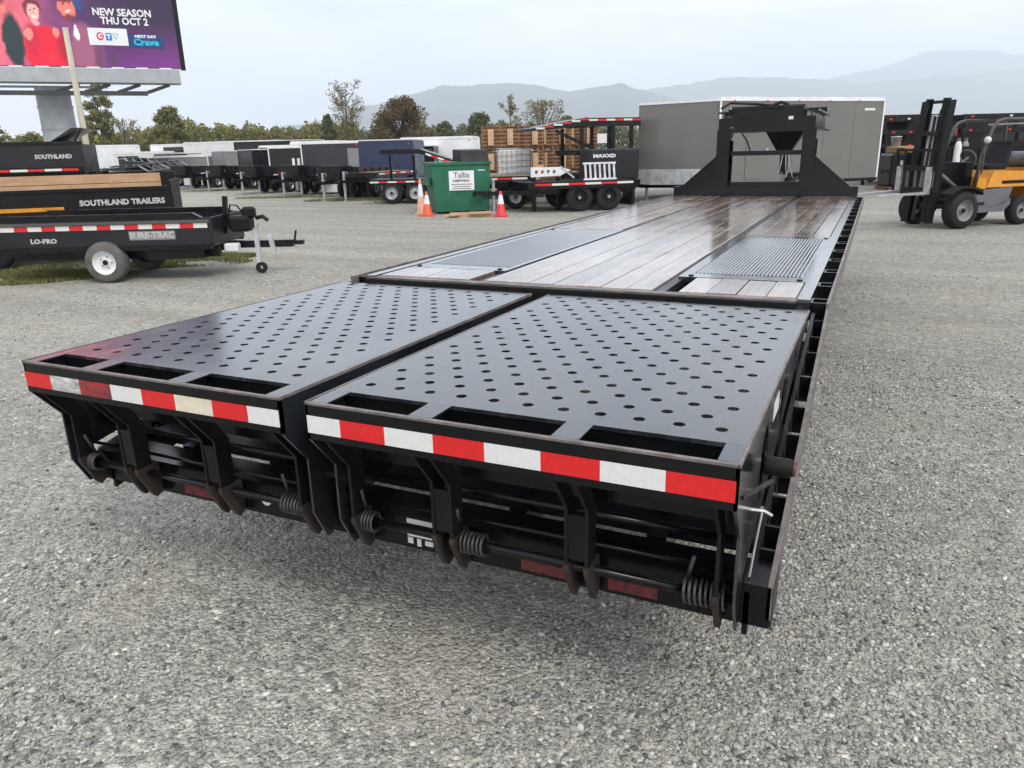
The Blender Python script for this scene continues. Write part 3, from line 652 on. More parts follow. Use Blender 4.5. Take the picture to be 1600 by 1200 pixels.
    mb = MB(); mb.tube([(x0+.02,SY,SZ),(x1-.005,SY,SZ)], .014, 10); mb.build('hinge_shaft', black, R_, True)
    mb = MB(); mb.tube([(x0+.04,SY+.035,SZ+.062),(x1-.03,SY+.035,SZ+.062)], .0065, 8); mb.build('torsion_rod', black, R_, True)
    mb = MB(); mb.tube([(x0+.03,-1.735,.655),(x1-.03,-1.735,.655)], .011, 8); mb.build('latch_rod', black, R_, True)
    B('rear_tube', black, R_, (x0+.03,x1-.03,-1.735,-1.685,.70,.75))
    for (xs, ln) in spr:
        turns = max(5, int(ln/.0135)); pts = [(xs+ln*i/(turns*12), SY+.031*math.cos(2*math.pi*i/12), SZ+.031*math.sin(2*math.pi*i/12)) for i in range(turns*12+1)]
        mb = MB(); mb.tube(pts, .0048, 6); mb.tube([pts[0],(xs+.03,SY-.03,SZ+.12)], .006, 6); mb.build('coil_spring', springm, R_, True)
    # side plates: deep at the rear, running out towards the deck, with long oval openings
    def oval(cy, cz, a, b, n=16, sh=-.28):
        return [(cy+a*math.cos(2*math.pi*k/n), cz+b*math.sin(2*math.pi*k/n)+sh*a*math.cos(2*math.pi*k/n)*-.5) for k in range(n)][::-1]
    for xx in (x0+.004, x1-.004):
        mb = MB(); outl = [(YR,.95),(YR,.842),(-1.85,.72),(-1.85,.53),(-1.795,.42),(-1.765,.42),(-1.755,.56),(-1.5,.60),(-.35,.86),(-.06,.90),(-.05,rz_(-.05)-.013)]
        mb.plate(outl, [oval(-1.45,.755,.085,.125), oval(-.98,.80,.085,.085), oval(-.62,.845,.06,.055)], t=.008, off=xx); mb.build('side_plate', plateb, R_)
    for xx in (x0, x1): 
        mb = MB(); mb.hexa([(xx-.003,YR,.9502),(xx+.003,YR,.9502),(xx+.003,yf,rz_(yf)-.0115),(xx-.003,yf,rz_(yf)-.0115),(xx-.003,YR,rz_(YR)+.0015),(xx+.003,YR,rz_(YR)+.0015),(xx+.003,yf,rz_(yf)+.0015),(xx-.003,yf,rz_(yf)+.0015)]); mb.build('edge_bar', edge, R_)
    return R_
bl = [1.213,1.051,.888,.729,.568,.411,.253,.100,-.019]
tr = [(bl[i+1], bl[i], redtape if i % 2 == 0 else whitetape) for i in range(8)]
make_ramp(-.022, 1.218, [(0-.02,.045),(.325,.40),(.75,.825),(1.165,1.214)], rampplate, 1, [(1.075,.115),(.375,.11),(.03,.06)], tr)
lr = [-1.318,-1.179,-1.025,-.865,-.715,-.562,-.398,-.251,-.127]
smear = mat('smeared_reflector', (.66, .65, .62, 1), .45, scale=9, c2=(.05, .045, .045, 1), stretch=(1.4, 1, 3))
smear2 = mat('smeared_red_reflector', (.5, .012, .016, 1), .45, scale=9, c2=(.06, .03, .03, 1), stretch=(1.4, 1, 3))
tl_m = [redtape, smear, smear2, whitetape, redtape, creamtape, redtape, whitetape]
make_ramp(-1.322, -.122, [(-1.318,-1.262),(-1.02,-.945),(-.60,-.525),(-.185,-.126)], scuffed, -1, [(-.29,.10),(-1.27,.05)], [(lr[i], lr[i+1], tl_m[i]) for i in range(8)])
B('paper_label', offwhite, T, (-.72,-.58,-1.46,-1.40,dz(-1.45)-.048,dz(-1.45)-.046)); B('paper_label', offwhite, T, (1.2192,1.2202,-1.30,-1.16,.84,.90))
for (x, y) in ((-.42,-1.756),):
    mb = MB(); mb.lathe([(0,-.002),(.022,-.002),(.022,0)], 'y', (x,y,.48), 12); mb.build('round_reflector', whitetape, T)

# gooseneck
GY = 7.50
B('front_sill', black, T, (-1.21,1.21,GY+.003,GY+.12,ZD-.2,1.09))
B('neck_sill_beam', black, T, (-.50,.56,GY+.125,GY+.20,ZD,1.15))
for s in (-1, 1):
    mb = MB(); xo, xi = s*1.215, s*.62
    mb.plate([(xo,ZD-.02),(xi,ZD-.02),(xi,1.50),(s*.68,1.46),(s*1.18,1.01)] if s > 0 else [(xo,ZD-.02),(s*1.18,1.01),(s*.68,1.46),(xi,1.50),(xi,ZD-.02)], t=.02, plane='xz', off=GY+.05); mb.build('wing_gusset', black, T)
    mb = MB(); mb.bar((s*1.20,GY+.05,1.0),(s*.62,GY+.05,1.50),.06,.02,(0,0,1)); mb.build('gusset_flange', black, T)
    # upright I-beam: two flanges across x, web between, curving forward into the neck
    x0, x1 = sorted((s*.47, s*.64)); xc = (x0+x1)/2
    mb = MB(); mb.box(x0, x1, GY+.02, GY+.04, ZD, 1.84); mb.box(x0, x1, GY+.34, GY+.36, ZD, 1.70); mb.box(xc-.007, xc+.007, GY+.04, GY+.34, ZD, 1.84)
    up_ = mb.build('neck_upright', black, T)
    mb = MB(); mb.plate([(GY+.36,1.30),(GY+.45,1.5),(GY+.62,1.70),(GY+.85,1.82),(GY+.36,1.82)], t=.012, off=xc); mb.build('arch_gusset', black, up_)
    mb = MB(); mb.box(x0, x1, GY+.02, GY+2.75, 2.055, 2.075); mb.box(x0, x1, GY+.05, GY+2.75, 1.825, 1.845); mb.box(xc-.007, xc+.007, GY+.02, GY+2.75, 1.845, 2.055)
    mb.build('neck_beam', black, T)
B('neck_cross_bar', black, T, (-.465,.465,GY+.10,GY+.17,1.50,1.56))
B('toolbox_front', black, T, (-.46,.46,GY+.06,GY+.52,1.84,2.11))
B('toolbox_lid', charcoal, T, (-.47,.47,GY+.04,GY+.54,2.112,2.135))
mb = MB()
for i in range(9): mb.box(-.22+i*.05,-.20+i*.05,GY+.03,GY+.038,2.08,2.13)
mb.build('lid_hinge', matte, T)
B('neck_rear_plate', black, T, (-.62,.62,GY+.0,GY+.018,1.80,1.99))
B('white_decal', whitetape, T, (.28,.34,GY-.004,GY-.001,1.95,1.99)); B('amber_marker_lamp', edge, T, (-.47,-.42,GY-.006,GY-.001,1.86,1.875))
B('step_tread', black, T, (-.60,-.20,GY+.55,GY+1.0,2.09,2.13)); B('step_tread', black, T, (.30,.66,GY+1.4,GY+1.9,2.09,2.14))
mb = MB(); mb.tube([(-.6,GY+.02,2.12),(-.5,GY+.10,2.19),(-.2,GY+.2,2.17),(.1,GY+.2,2.13)], .018, 6); mb.build('air_hose', matte, T)
mb = MB(); mb.tube([(.05,GY+.2,2.14),(.15,GY+.2,2.18),(.25,GY+.2,2.14)], .022, 6); mb.build('lifting_eye', matte, T)
# coupler: tapered box hanging from the front of the neck
yc = GY+2.5
mb = MB(); mb.hexa([(-.11,yc-.1,1.52),(.11,yc-.1,1.52),(.11,yc+.1,1.52),(-.11,yc+.1,1.52),(-.30,yc-.2,1.84),(.30,yc-.2,1.84),(.30,yc+.2,1.84),(-.30,yc+.2,1.84)]); cp = mb.build('coupler_housing', black, T)
mb = MB(); mb.box(-.06,.06,yc-.06,yc+.06,1.16,1.52); mb.build('coupler_post', black, cp)
for s in (-.05, .03, .09):
    mb = MB(); mb.tube([(.02+s*.5,yc-.12,1.52),(.02+s,yc-.15,1.3),(.02+s*1.6,yc-.12,1.12),(.05+s,yc-.05,1.2)], .008, 6); mb.build('safety_chain', steel, T)
mb = MB(); mb.tube([(-.40,GY+.5,1.82),(-.30,GY+.5,1.68),(-.25,GY+.45,1.56)], .01, 6); mb.build('brake_cable', matte, T)

# ------------------------------------------------------------------ builders for the parked equipment (local +X = towing end)
def wheel(parent, x, y, r, w, side, tyre=rubber, rimm=steel, n=22):
    mb = MB(); mb.lathe([(r*.58,-w/2),(r*.88,-w/2),(r*.97,-w*.38),(r,-w*.2),(r,w*.2),(r*.97,w*.38),(r*.88,w/2),(r*.58,w/2)], 'y', (x,y,r), n)
    o = mb.build('wheel', tyre, parent); smooth_by_angle(o, 50)
    s = side; mb = MB(); mb.lathe([(0,s*w*.30),(r*.16,s*w*.30),(r*.19,s*w*.18),(r*.34,s*w*.10),(r*.50,s*w*.16),(r*.55,s*w*.40),(r*.60,s*w*.46)], 'y', (x,y,r), n)
    ri = mb.build('rim', rimm, o); smooth_by_angle(ri, 40)
    mb = MB(); mb.lathe([(0,s*w*.42),(r*.10,s*w*.42),(r*.13,s*w*.36),(r*.13,s*w*.2)], 'y', (x,y,r), 10); mb.build('hub_cap', matte if rimm is not matte else steel, o)
    if rimm is white:
        for k in range(5):
            a = 2*math.pi*k/5; mb = MB(); mb.lathe([(0,s*w*.26),(r*.035,s*w*.26),(r*.04,s*w*.12)], 'y', (x+r*.27*math.cos(a),y,r+r*.27*math.sin(a)), 6); mb.build('wheel_nut', steel, o)
    return o
def tongue(parent, xf, W, ln, z=.45, jackm=steel, m=black):
    for s in (-1, 1):
        mb = MB(); mb.bar((xf-.3, s*W*.32, z), (xf+ln-.12, s*.04, z), .06, .1); mb.build('drawbar', m, parent)
    mb = MB(); mb.box(xf+ln-.16, xf+ln+.10, -.05, .05, z-.03, z+.07); mb.lathe([(.0,.06),(.045,.05),(.05,-.05),(.045,-.07)], 'z', (xf+ln+.08,0,z), 10); mb.build('coupler', m, parent)
    mb = MB(); mb.box(xf+ln*.62-.035, xf+ln*.62+.035, -.035, .035, .10, z+.35); mb.box(xf+ln*.62-.09, xf+ln*.62+.09, -.09, .09, 0, .03); mb.box(xf+ln*.62-.022, xf+ln*.62+.022, -.022, .022, .02, .12); j = mb.build('jack', jackm, parent)
    mb = MB(); mb.tube([(xf+ln*.62, .03, z+.33), (xf+ln*.62, .14, z+.33), (xf+ln*.62, .14, z+.24)], .012, 6); mb.build('crank', jackm, j)
def tape(parent, xs0, xs1, y, z, h, seg=.3, side=-1, first=0):
    n = int(round((xs1-xs0)/seg)); seg = (xs1-xs0)/n
    for i in range(n):
        ya = y; yb = y+side*.003
        B('reflective_tape', (whitetape, redtape)[(i+first) % 2], parent, (xs0+i*seg, xs0+(i+1)*seg, min(ya,yb), max(ya,yb), z-h/2, z+h/2))
def enclosed(loc, rz, Ln, W, H, m, label, nose=.0, roofm=white, axles=2, group='enclosed cargo trailers parked in the row', z0=.42, ftrim=palesteel, stone=True, tl=1.25, win=None):
    t = empty('enclosed_trailer', loc, rz, label, 'trailer', group)
    x0, x1, h = -Ln/2, Ln/2, W/2
    out = [(x0,-h),(x1,-h)] + ([(x1+nose,0)] if nose else []) + [(x1,h),(x0,h)]
    mb = MB(); mb.plate(out, t=H-z0-.06, plane='xy', off=(H-.06+z0)/2); mb.build('body', m, t)
    big = [(x0-.02,-h-.02),(x1+.01,-h-.02)] + ([(x1+nose+.02,0)] if nose else []) + [(x1+.01,h+.02),(x0-.02,h+.02)]
    mb = MB(); mb.plate(big, t=.07, plane='xy', off=H-.03); mb.build('roof_trim', roofm, t)
    mb = MB(); mb.plate([(x0+.02,-h+.02),(x1-.02,-h+.02),(x1-.02,h-.02),(x0+.02,h-.02)], t=.05, plane='xy', off=H+.03); mb.build('roof', offwhite, t)
    for s in (-1, 1):
        B('lower_rail', black, t, (x0, x1, *sorted((s*(h-.03), s*(h+.012))), z0-.1, z0+.0))
    if stone:
        if nose:
            for s in (-1, 1):
                mb = MB(); a = Vector((x1, s*(h+.006), 0)); b = Vector((x1+nose+.006, 0, 0)); n_ = Vector((b.y-a.y, a.x-b.x, 0)).normalized()*.012
                if n_.x < 0: n_ = -n_
                mb.hexa([a+Vector((0,0,z0)), b+Vector((0,0,z0)), b+n_+Vector((0,0,z0)), a+n_+Vector((0,0,z0)), a+Vector((0,0,z0+.45)), b+Vector((0,0,z0+.45)), b+n_+Vector((0,0,z0+.45)), a+n_+Vector((0,0,z0+.45))]); mb.build('stone_guard', ftrim, t)
        else: B('stone_guard', ftrim, t, (x1+.003, x1+.015, -h, h, z0, z0+.5))
    # corner trims and panel seams
    for s in (-1, 1):
        for x in (x0, x1): B('corner_trim', roofm, t, (x-.03, x+.03, *sorted((s*(h+.002), s*(h+.012))), z0, H-.07))
        for k in range(1, int(Ln/1.2)):
            xx = x0+k*1.2; B('panel_seam', m, t, (xx-.012, xx+.012, *sorted((s*(h+.001), s*(h+.007))), z0, H-.07))
    B('rear_door', m, t, (x0-.03, x0-.002, -h+.08, h-.08, z0+.05, H-.16))
    r = .36
    for i in range(axles):
        xa = -.25+(i-(axles-1)/2)*.86
        for s in (-1, 1): wheel(t, xa, s*(h+.02), r, .2, s)
    for s in (-1, 1):
        e = .86*(axles-1)/2+.5; mb = MB(); mb.plate([(-.25-e,.40),(-.25-e+.12,.78),(-.25+e-.12,.78),(-.25+e,.40),(-.25+e-.04,.40),(-.25+e-.15,.74),(-.25-e+.15,.74),(-.25-e+.04,.40)], t=.24, plane='xz', off=s*(h+.05)); mb.build('fender', black, t)
    for s in (-1, 1): B('marker_lamp', redtape, t, (x0+.1, x0+.18, *sorted((s*(h+.012), s*(h+.02))), H-.16, H-.12))
    if win: B('window', glassd, t, (win[0], win[1], -h-.02, -h-.008, win[2], win[3]))
    tongue(t, x1+nose*.3, W, tl)
    return t
def flatbed(loc, rz, Ln, W, zd, label, group=None, rimm=steel, wr=.36, tapes=True, ramps=False, axles=2, tl=1.3, deckm=oldwood, board=True):
    t = empty('flatbed_trailer', loc, rz, label, 'trailer', group); h = W/2; x0, x1 = -Ln/2, Ln/2
    n = 7 if board else 1
    for i in range(n):
        wd = (W-.12)/n; B('deck_board', deckm, t, (x0+.05, x1-.05, -h+.06+i*wd+.004, -h+.06+(i+1)*wd-.004, zd-.04, zd))
    for s in (-1, 1):
        B('side_rail', black, t, (x0, x1, *sorted((s*(h-.055), s*h)), zd-.18, zd+.006))
        if tapes: tape(t, x0+.15, x1-.15, s*h, zd-.06, .055, .45, s)
    B('end_beam', black, t, (x1+.001, x1+.06, -h, h, zd-.18, zd)); B('end_beam', black, t, (x0-.06, x0-.001, -h, h, zd-.18, zd))
    for s in (-1, 1): mb = MB(); mb.bar((x0, s*h*.5, zd-.26), (x1, s*h*.5, zd-.26), .08, .16); mb.build('frame_beam', black, t)
    for i in range(axles):
        xa = -.3+(i-(axles-1)/2)*.85
        for s in (-1, 1): wheel(t, xa, s*(h-.14 if zd > 2*wr+.05 else h+.12), wr, .2, s, rubber, rimm)
    tongue(t, x1, W, tl, z=max(.45, zd-.28))
    return t
def dump(loc, rz, Ln, W, z0, z1, m, label, group=None, ribs=7, wr=.36, axles=2, tl=1.4, tp=True, tarp=True, front_up=.0):
    t = empty('dump_trailer', loc, rz, label, 'trailer', group); h = W/2; x0, x1 = -Ln/2, Ln/2
    B('bed_floor', m, t, (x0, x1, -h, h, z0, z0+.06))
    for s in (-1, 1):
        B('bed_side', m, t, (x0, x1, *sorted((s*(h-.04), s*h)), z0+.061, z1))
        B('top_rail', m, t, (x0, x1, *sorted((s*(h-.06), s*(h+.03))), z1+.001, z1+.07))
        for k in range(ribs):
            xx = x0+.08+k*(Ln-.16)/(ribs-1); B('side_rib', m, t, (xx-.035, xx+.035, *sorted((s*(h+.001), s*(h+.05))), z0+.02, z1))
        if tp: tape(t, x0+.1, x1-.1, s*(h+.051), z0+.03, .05, .32, s)
    B('front_wall', m, t, (x1+.001, x1+.05, -h, h, z0, z1+.07+front_up)); B('tail_gate', m, t, (x0-.05, x0-.001, -h, h, z0, z1+.03))
    if tarp: mb = MB(); mb.lathe([(.0,-h),(.07,-h),(.07,h),(0,h)], 'y', (x1+.02,0,z1+.16+front_up), 10); mb.build('tarp_roll', matte, t)
    for s in (-1, 1): mb = MB(); mb.bar((x0, s*h*.45, z0-.10), (x1+.1, s*h*.45, z0-.10), .08, .18); mb.build('frame_beam', black, t)
    B('tool_box', black, t, (x1+.12, x1+.55, -h*.55, h*.55, z0-.05, z0+.45))
    for i in range(axles):
        xa = -.3+(i-(axles-1)/2)*.85
        for s in (-1, 1): wheel(t, xa, s*(h-.14 if z0 > 2*wr+.02 else h+.14), wr, .2, s)
    tongue(t, x1+.1, W, tl, z=max(.42, z0-.15))
    return t
AR = math.atan2(RH[1], RH[0])
def V3(a): return Vector((float(a[0]), float(a[1]), 0.0))
FHv, RHv = Vector(FH), Vector(RH)

# ------------------------------------------------------------------ grey v-nose trailer behind the gooseneck
cA = gd(1118, 23.2); cR = gd(1366, 25.6); cL = gd(995, 24.7)
sd_ = (cR-cA); Ls = sd_.length; sd_.normalize(); inn = Vector((-sd_.y, sd_.x, 0)); Wb = 2.5
nx_ = (cL-cA).dot(-sd_); ny_ = (cL-cA).dot(inn)
cen = cA + sd_*Ls/2 + inn*ny_
nose_t = enclosed((cen.x, cen.y, 0), math.atan2(-sd_.y, -sd_.x), Ls, 2*ny_, 2.93, grey, 'tall grey v-nose cargo trailer with white roof edge standing behind the gooseneck', nose=nx_, group=None, z0=.52, tl=1.0, axles=2)
for ch in nose_t.children:
    if ch.name.startswith('stone_guard'): ch.data.materials[0] = palesteel
for (u, zz) in ((.55, 2.62), (Ls-.6, 2.62)):
    B('white_decal', whitetape, nose_t, (Ls/2-u-.22, Ls/2-u+.22, ny_+.003, ny_+.006, zz-.035, zz+.035))

B('side_door', grey, nose_t, (Ls/2-1.9,Ls/2-1.0,ny_+.008,ny_+.018,.62,2.5)); B('door_handle', steel, nose_t, (Ls/2-1.82,Ls/2-1.74,ny_+.0185,ny_+.035,1.4,1.52))
for k in range(5): B('marker_lamp', redtape, nose_t, (Ls/2-.5-k*1.2,Ls/2-.44-k*1.2,ny_+.021,ny_+.028,2.86,2.89))
# rivet strips along the panel seams
for k in range(1, int(Ls/1.2)):
    mb = MB(); xx = -Ls/2+k*1.2
    for q in range(26):
        z_ = .6+q*.085
        for d_ in (-.035, .035): mb.box(xx+d_-.006, xx+d_+.006, ny_+.0005, ny_+.004, z_, z_+.012)
    o_ = mb.build('rivet_strip', greym, nose_t); o_['kind'] = 'stuff'

# ------------------------------------------------------------------ small tilt trailer at the left
p0 = V3(gp(174, 441)); rzA = AR
tA = empty('tilt_trailer', p0 + FHv*.62, rzA, 'small black tilt trailer with red and white tape and a white rimmed wheel', 'trailer')
hA = .62; x0, x1 = -1.42, 1.5
B('bed_side', charcoal, tA, (x0, x1, -hA, -hA+.03, .47, .86)); B('bed_side', charcoal, tA, (x0, x1, hA-.03, hA, .47, .86))
B('bed_floor', matte, tA, (x0, x1, -hA+.031, hA-.031, .47, .51)); B('front_wall', charcoal, tA, (x1+.001, x1+.03, -hA, hA, .47, .86)); B('tail_gate', charcoal, tA, (x0-.03, x0-.001, -hA, hA, .44, .86))
for s in (-1, 1):
    mb = MB(); y0_, y1_ = sorted((s*(hA-.05), s*(hA+.035))); mb.hexa([(x0,y0_,.862),(x1-.1,y0_,.862),(x1-.1,y1_,.862),(x0,y1_,.862),(x0,y0_,.93),(x1-.22,y0_,.93),(x1-.22,y1_,.93),(x0,y1_,.93)]); mb.build('top_rail', black, tA)
    B('belt_rail', greyd, tA, (x0, x1, *sorted((s*(hA+.001), s*(hA+.025))), .795, .835))
    B('lower_rail', black, tA, (x0, x1, *sorted((s*(hA+.001), s*(hA+.03))), .43, .50))
tape(tA, x0+.02, x1-.04, -hA-.001, .755, .065, .192, -1)
text('SURE-TRAC', .115, letterw, tA, face_mtx((.68,-hA-.006,.635), (1,0,0)), bold=.004, sx=1.05); B('name_plate', greym, tA, (.36,1.0,-hA-.004,-hA-.001,.575,.695))
text('LO-PRO', .085, letterw, tA, face_mtx((-.83,-hA-.004,.585), (1,0,0)), bold=.004, sx=1.2)
B('side_step', black, tA, (.55,1.35,-hA+.02,-hA+.22,.30,.42)); 
for s in (-1, 1): wheel(tA, 0, s*(hA-.0), .285, .2, s, tyreg, white)
mb = MB(); mb.tube([(0,-.5,.285),(0,.5,.285)], .04, 8); mb.build('axle', black, tA)
B('chassis_beam', black, tA, (x0,x1,-.4,-.32,.30,.44)); B('chassis_beam', black, tA, (x0,x1,.32,.40,.30,.44))
mb = MB(); mb.box(x1-.3, 2.45, -.05, .05, .37, .47); mb.build('drawbar', black, tA)
mb = MB(); mb.box(2.40,2.60,-.045,.045,.40,.46); mb.tube([(2.47,0,.46),(2.50,0,.60)], .016, 6); mb.build('coupler', black, tA)
mb = MB(); mb.tube([(1.9,-.09,.58),(2.0,-.09,.72)], .012, 6); mb.bar((1.95,-.10,.16),(1.95,-.10,.66),.06); mb.bar((2.18,-.09,.28),(2.14,-.09,.56),.06); mb.build('jack', palesteel, tA)
mb = MB(); mb.lathe([(.03,-.03),(.08,-.03),(.085,0),(.08,.03),(.03,.03)], 'y', (1.97,-.10,.085), 14); mb.build('jack_wheel', rubber, tA)
mb = MB(); mb.bar((1.55,-.2,.60),(1.60,-.2,1.12),.06); mb.build('winch_post', black, tA)
mb = MB(); mb.bevbox(1.62,1.92,-.28,.0,.62,.84,.04); mb.bevbox(1.80,1.98,-.2,-.06,.8,.96,.03); mb.tube([(1.6,-.2,.8),(1.66,-.2,1.0),(1.75,-.18,.98),(1.82,-.15,.86)], .012, 6); mb.tube([(1.98,-.13,.8),(2.08,-.13,.82),(2.15,-.13,.76)], .03, 7); mb.build('hydraulic_pump', matte, tA)
mb = MB(); mb.bevbox(1.52,1.72,-.30,-.14,.34,.46,.02); mb.build('white_junction_box', white, tA)
# trailer with boarded bed behind it
rzB = AR+.33; aB = Vector((math.cos(rzB), math.sin(rzB), 0)); nB = Vector((-aB.y, aB.x, 0)); hB = .95; xB1 = 1.0; xB0 = -4.4
p1 = gd(285, 12.9) - aB*xB1 + nB*hB
tB = empty('boarded_trailer', p1, rzB, 'black deckover dump trailer with pine boards and white lettering along its side', 'trailer')
B('bed_side', matte, tB, (xB0, xB1-.05, -hB, -hB+.04, .62, 1.17)); B('bed_floor', matte, tB, (xB0, xB1, -hB+.041, hB, .62, .70)); B('front_wall', matte, tB, (xB1-.049, xB1, -hB, hB, .60, 1.30))
for k in range(4): B('side_board', newwood, tB, (xB0, xB1-.3, hB-.08, hB-.04, .75+k*.165, .75+k*.165+.155))
B('far_side_post', matte, tB, (xB1-.30, xB1-.05, hB-.1, hB, .70, 1.42)); B('top_rail', black, tB, (xB0, xB1-.05, -hB-.02, -hB+.05, 1.171, 1.22))
text('SOUTHLAND TRAILERS', .118, letterw, tB, face_mtx((.24,-hB-.004,.985), (1,0,0)), bold=.006, sx=1.02)
mb = MB(); mb.box(xB0,-.62,-hB-.012,-hB-.001,.885,.945); mb.build('yellow_stripe', yellow, tB)
B('lower_rail', black, tB, (xB0, xB1, -hB-.03, -hB-.001, .60, .68)); B('chassis_beam', black, tB, (xB0,xB1,-.5,-.4,.42,.60)); B('chassis_beam', black, tB, (xB0,xB1,.4,.5,.42,.60))
for xw in (-1.75, -2.55):
    for s in (-1, 1): wheel(tB, xw, s*(hB-.1), .33, .22, s, rubber, matte)
# tall charcoal dump trailer further back
rzC = AR+.33; nC = Vector((-math.sin(rzC), math.cos(rzC), 0)); p2 = gd(150, 17.6) + nC*.9
tC = empty('dump_trailer', p2, rzC, 'charcoal high sided dump trailer with a tilted front shield and white side lettering', 'trailer')
hC = .9; B('bed_side', charcoal, tC, (-5.5,0,-hC,-hC+.04,1.42,2.0)); B('bed_side', charcoal, tC, (-5.5,0,hC-.04,hC,1.42,2.0)); B('bed_floor', matte, tC, (-5.5,0,-hC+.041,hC-.041,1.42,1.5)); B('front_wall', charcoal, tC, (.001,.05,-hC,hC,1.2,2.0))
B('top_rail', black, tC, (-5.5,.05,-hC-.03,-hC+.06,2.001,2.06)); tape(tC, -5.4, -.1, -hC-.031, 1.46, .05, .33, -1); B('lower_rail', black, tC, (-5.5,0,-hC-.03,-hC-.001,1.40,1.52))
mb = MB(); mb.hexa([(-.55,-hC,2.062),(-.52,-hC,2.062),(-.52,hC,2.062),(-.55,hC,2.062),(-.10,-hC,2.34),(.10,-hC,2.34),(.10,hC,2.34),(-.10,hC,2.34)]); mb.build('front_shield', charcoal, tC)
mb = MB(); mb.bar((-.08,-hC,2.06),(.10,-hC,2.32),.05); mb.build('shield_strut', black, tC)
text('SOUTHLAND', .12, letterw, tC, face_mtx((-.55,-hC-.004,1.74), (1,0,0)), bold=.006)
B('chassis_beam', black, tC, (-5.5,.3,-.5,-.4,.9,1.4)); B('chassis_beam', black, tC, (-5.5,.3,.4,.5,.9,1.4)); B('scissor_lift', matte, tC, (-4,-1.0,-.38,.38,.6,1.4))
for xw in (-2.2,-3.1):
    for s in (-1, 1): wheel(tC, xw, s*(hC-.1), .38, .24, s)
B('sub_frame', black, tC, (-4.5,.2,-.55,.55,.5,.88)); 

# ------------------------------------------------------------------ green waste bin, cones and timber
def qline(pxa, Da, pxb, Db): a = gd(pxa, Da); b = gd(pxb, Db); return a, b
a, b = qline(677, 21.2, 768, 21.6); wdir = (b-a).normalized(); wl = (b-a).length
bn_ = empty('waste_bin', a+(b-a)/2, math.atan2(wdir.y, wdir.x), 'green steel waste bin with white notice, black lid propped up', 'bin')
h_ = wl/2
mb = MB(); mb.hexa([(-h_+.12,0,.06),(h_-.06,0,.06),(h_-.06,1.3,.06),(-h_+.12,1.3,.06),(-h_,-.03,1.30),(h_,-.03,1.30),(h_,1.45,1.30),(-h_,1.45,1.30)]); mb.build('body', green, bn_)
B('rim', green, bn_, (-h_-.04,h_+.03,-.07,1.5,1.302,1.37)); B('lift_pocket', green, bn_, (h_+.001,h_+.08,.2,1.2,.75,.95)); B('lift_pocket', green, bn_, (-h_-.08,-h_-.001,.2,1.2,.75,.95))
mb = MB(); mb.bar((.08,.5,1.40),(.10,1.5,1.62),.02); mb.hexa([(.05,.1,1.372),(h_,.1,1.372),(h_,1.46,1.372),(.05,1.46,1.372),(.05,.25,1.66),(h_-.02,.25,1.66),(h_-.02,1.46,1.70),(.05,1.46,1.70)]); mb.v = mb.v[8:]; mb.f = [tuple(i-8 for i in f) for f in mb.f[6:]]; mb.build('lid', matte, bn_)
nt_ = B('notice', white, bn_, (-.35,.35,-.042,-.036,.62,1.14)); dk = mat('sign_ink', (.12,.16,.19,1), .6)
text('Tallia', .21, dk, nt_, face_mtx((0,-.0445,1.02), (1,0,0)), bold=.003)
text('DISPOSAL', .085, dk, nt_, face_mtx((0,-.0445,.875), (1,0,0)), bold=.004, sx=1.25)
for z, s_ in ((.78,.58),(.72,.5),(.665,.54)): B('notice_line', greym, nt_, (-s_/2,s_/2,-.0445,-.042,z-.012,z+.012))
B('small_plate', palesteel, bn_, (.46,.66,-.045,-.037,1.12,1.16))
B('skid', black, bn_, (-h_+.15,-h_+.27,.1,1.3,0,.058)); B('skid', black, bn_, (h_-.25,h_-.13,.1,1.3,0,.058))
def cone(p, label, h=.64, m=orange, tilt=0):
    t = empty('traffic_cone', p, .4, label, 'cone', 'traffic cones beside the green bin'); t.rotation_euler = (0, tilt, .4)
    B('base', m, t, (-.18,.18,-.18,.18,0,.04)); mb = MB(); mb.lathe([(.145,.04),(.13,.06),(.028,h),(.02,h+.005),(0,h+.005)], n=18); c_ = mb.build('body', m, t, True)
    f = lambda z: .13+( .028-.13)*(z-.06)/(h-.06)+.002
    mb = MB(); mb.lathe([(f(h*.50),h*.50),(f(h*.86),h*.86)], n=18); mb.build('white_collar', white, c_, True)
pc = dp(664, 326, 20.9); cone(gd(668, 20.7), 'orange cone standing against the left foot of the green bin')
fad = mat('faded_cone', (.60,.30,.20,1), .6, scale=8, var=.2); cone(gd(659, 21.3), 'faded pale cone standing behind an orange one', h=.95, m=fad)
cone(gd(783, 20.0), 'bright red orange cone beside the bin and the flatbed drawbar', m=mat('cone_red', (.60,.03,.035,1), .55))
pp = gd(735, 20.3); tp_ = empty('timber_pile', pp, AR, 'short pile of pale yellow timber on gravel before the green bin', 'timber')
for k in range(5): 
    mb = MB(); mb.box(-.55+.05*(k%3), .55-.04*(k%2), -.30+k*.12, -.20+k*.12, .02 if k % 2 else .0, .10 if k % 2 else .08); mb.build('timber', newwood, tp_)
mb = MB(); mb.bar((-.7,-.35,.05),(-.25,-.4,.10),.12,.05); mb.build('timber', blockwood, tp_); mb = MB(); mb.bar((0,-.38,.12),(.58,-.32,.12),.1,.05); mb.build('timber', newwood, tp_)

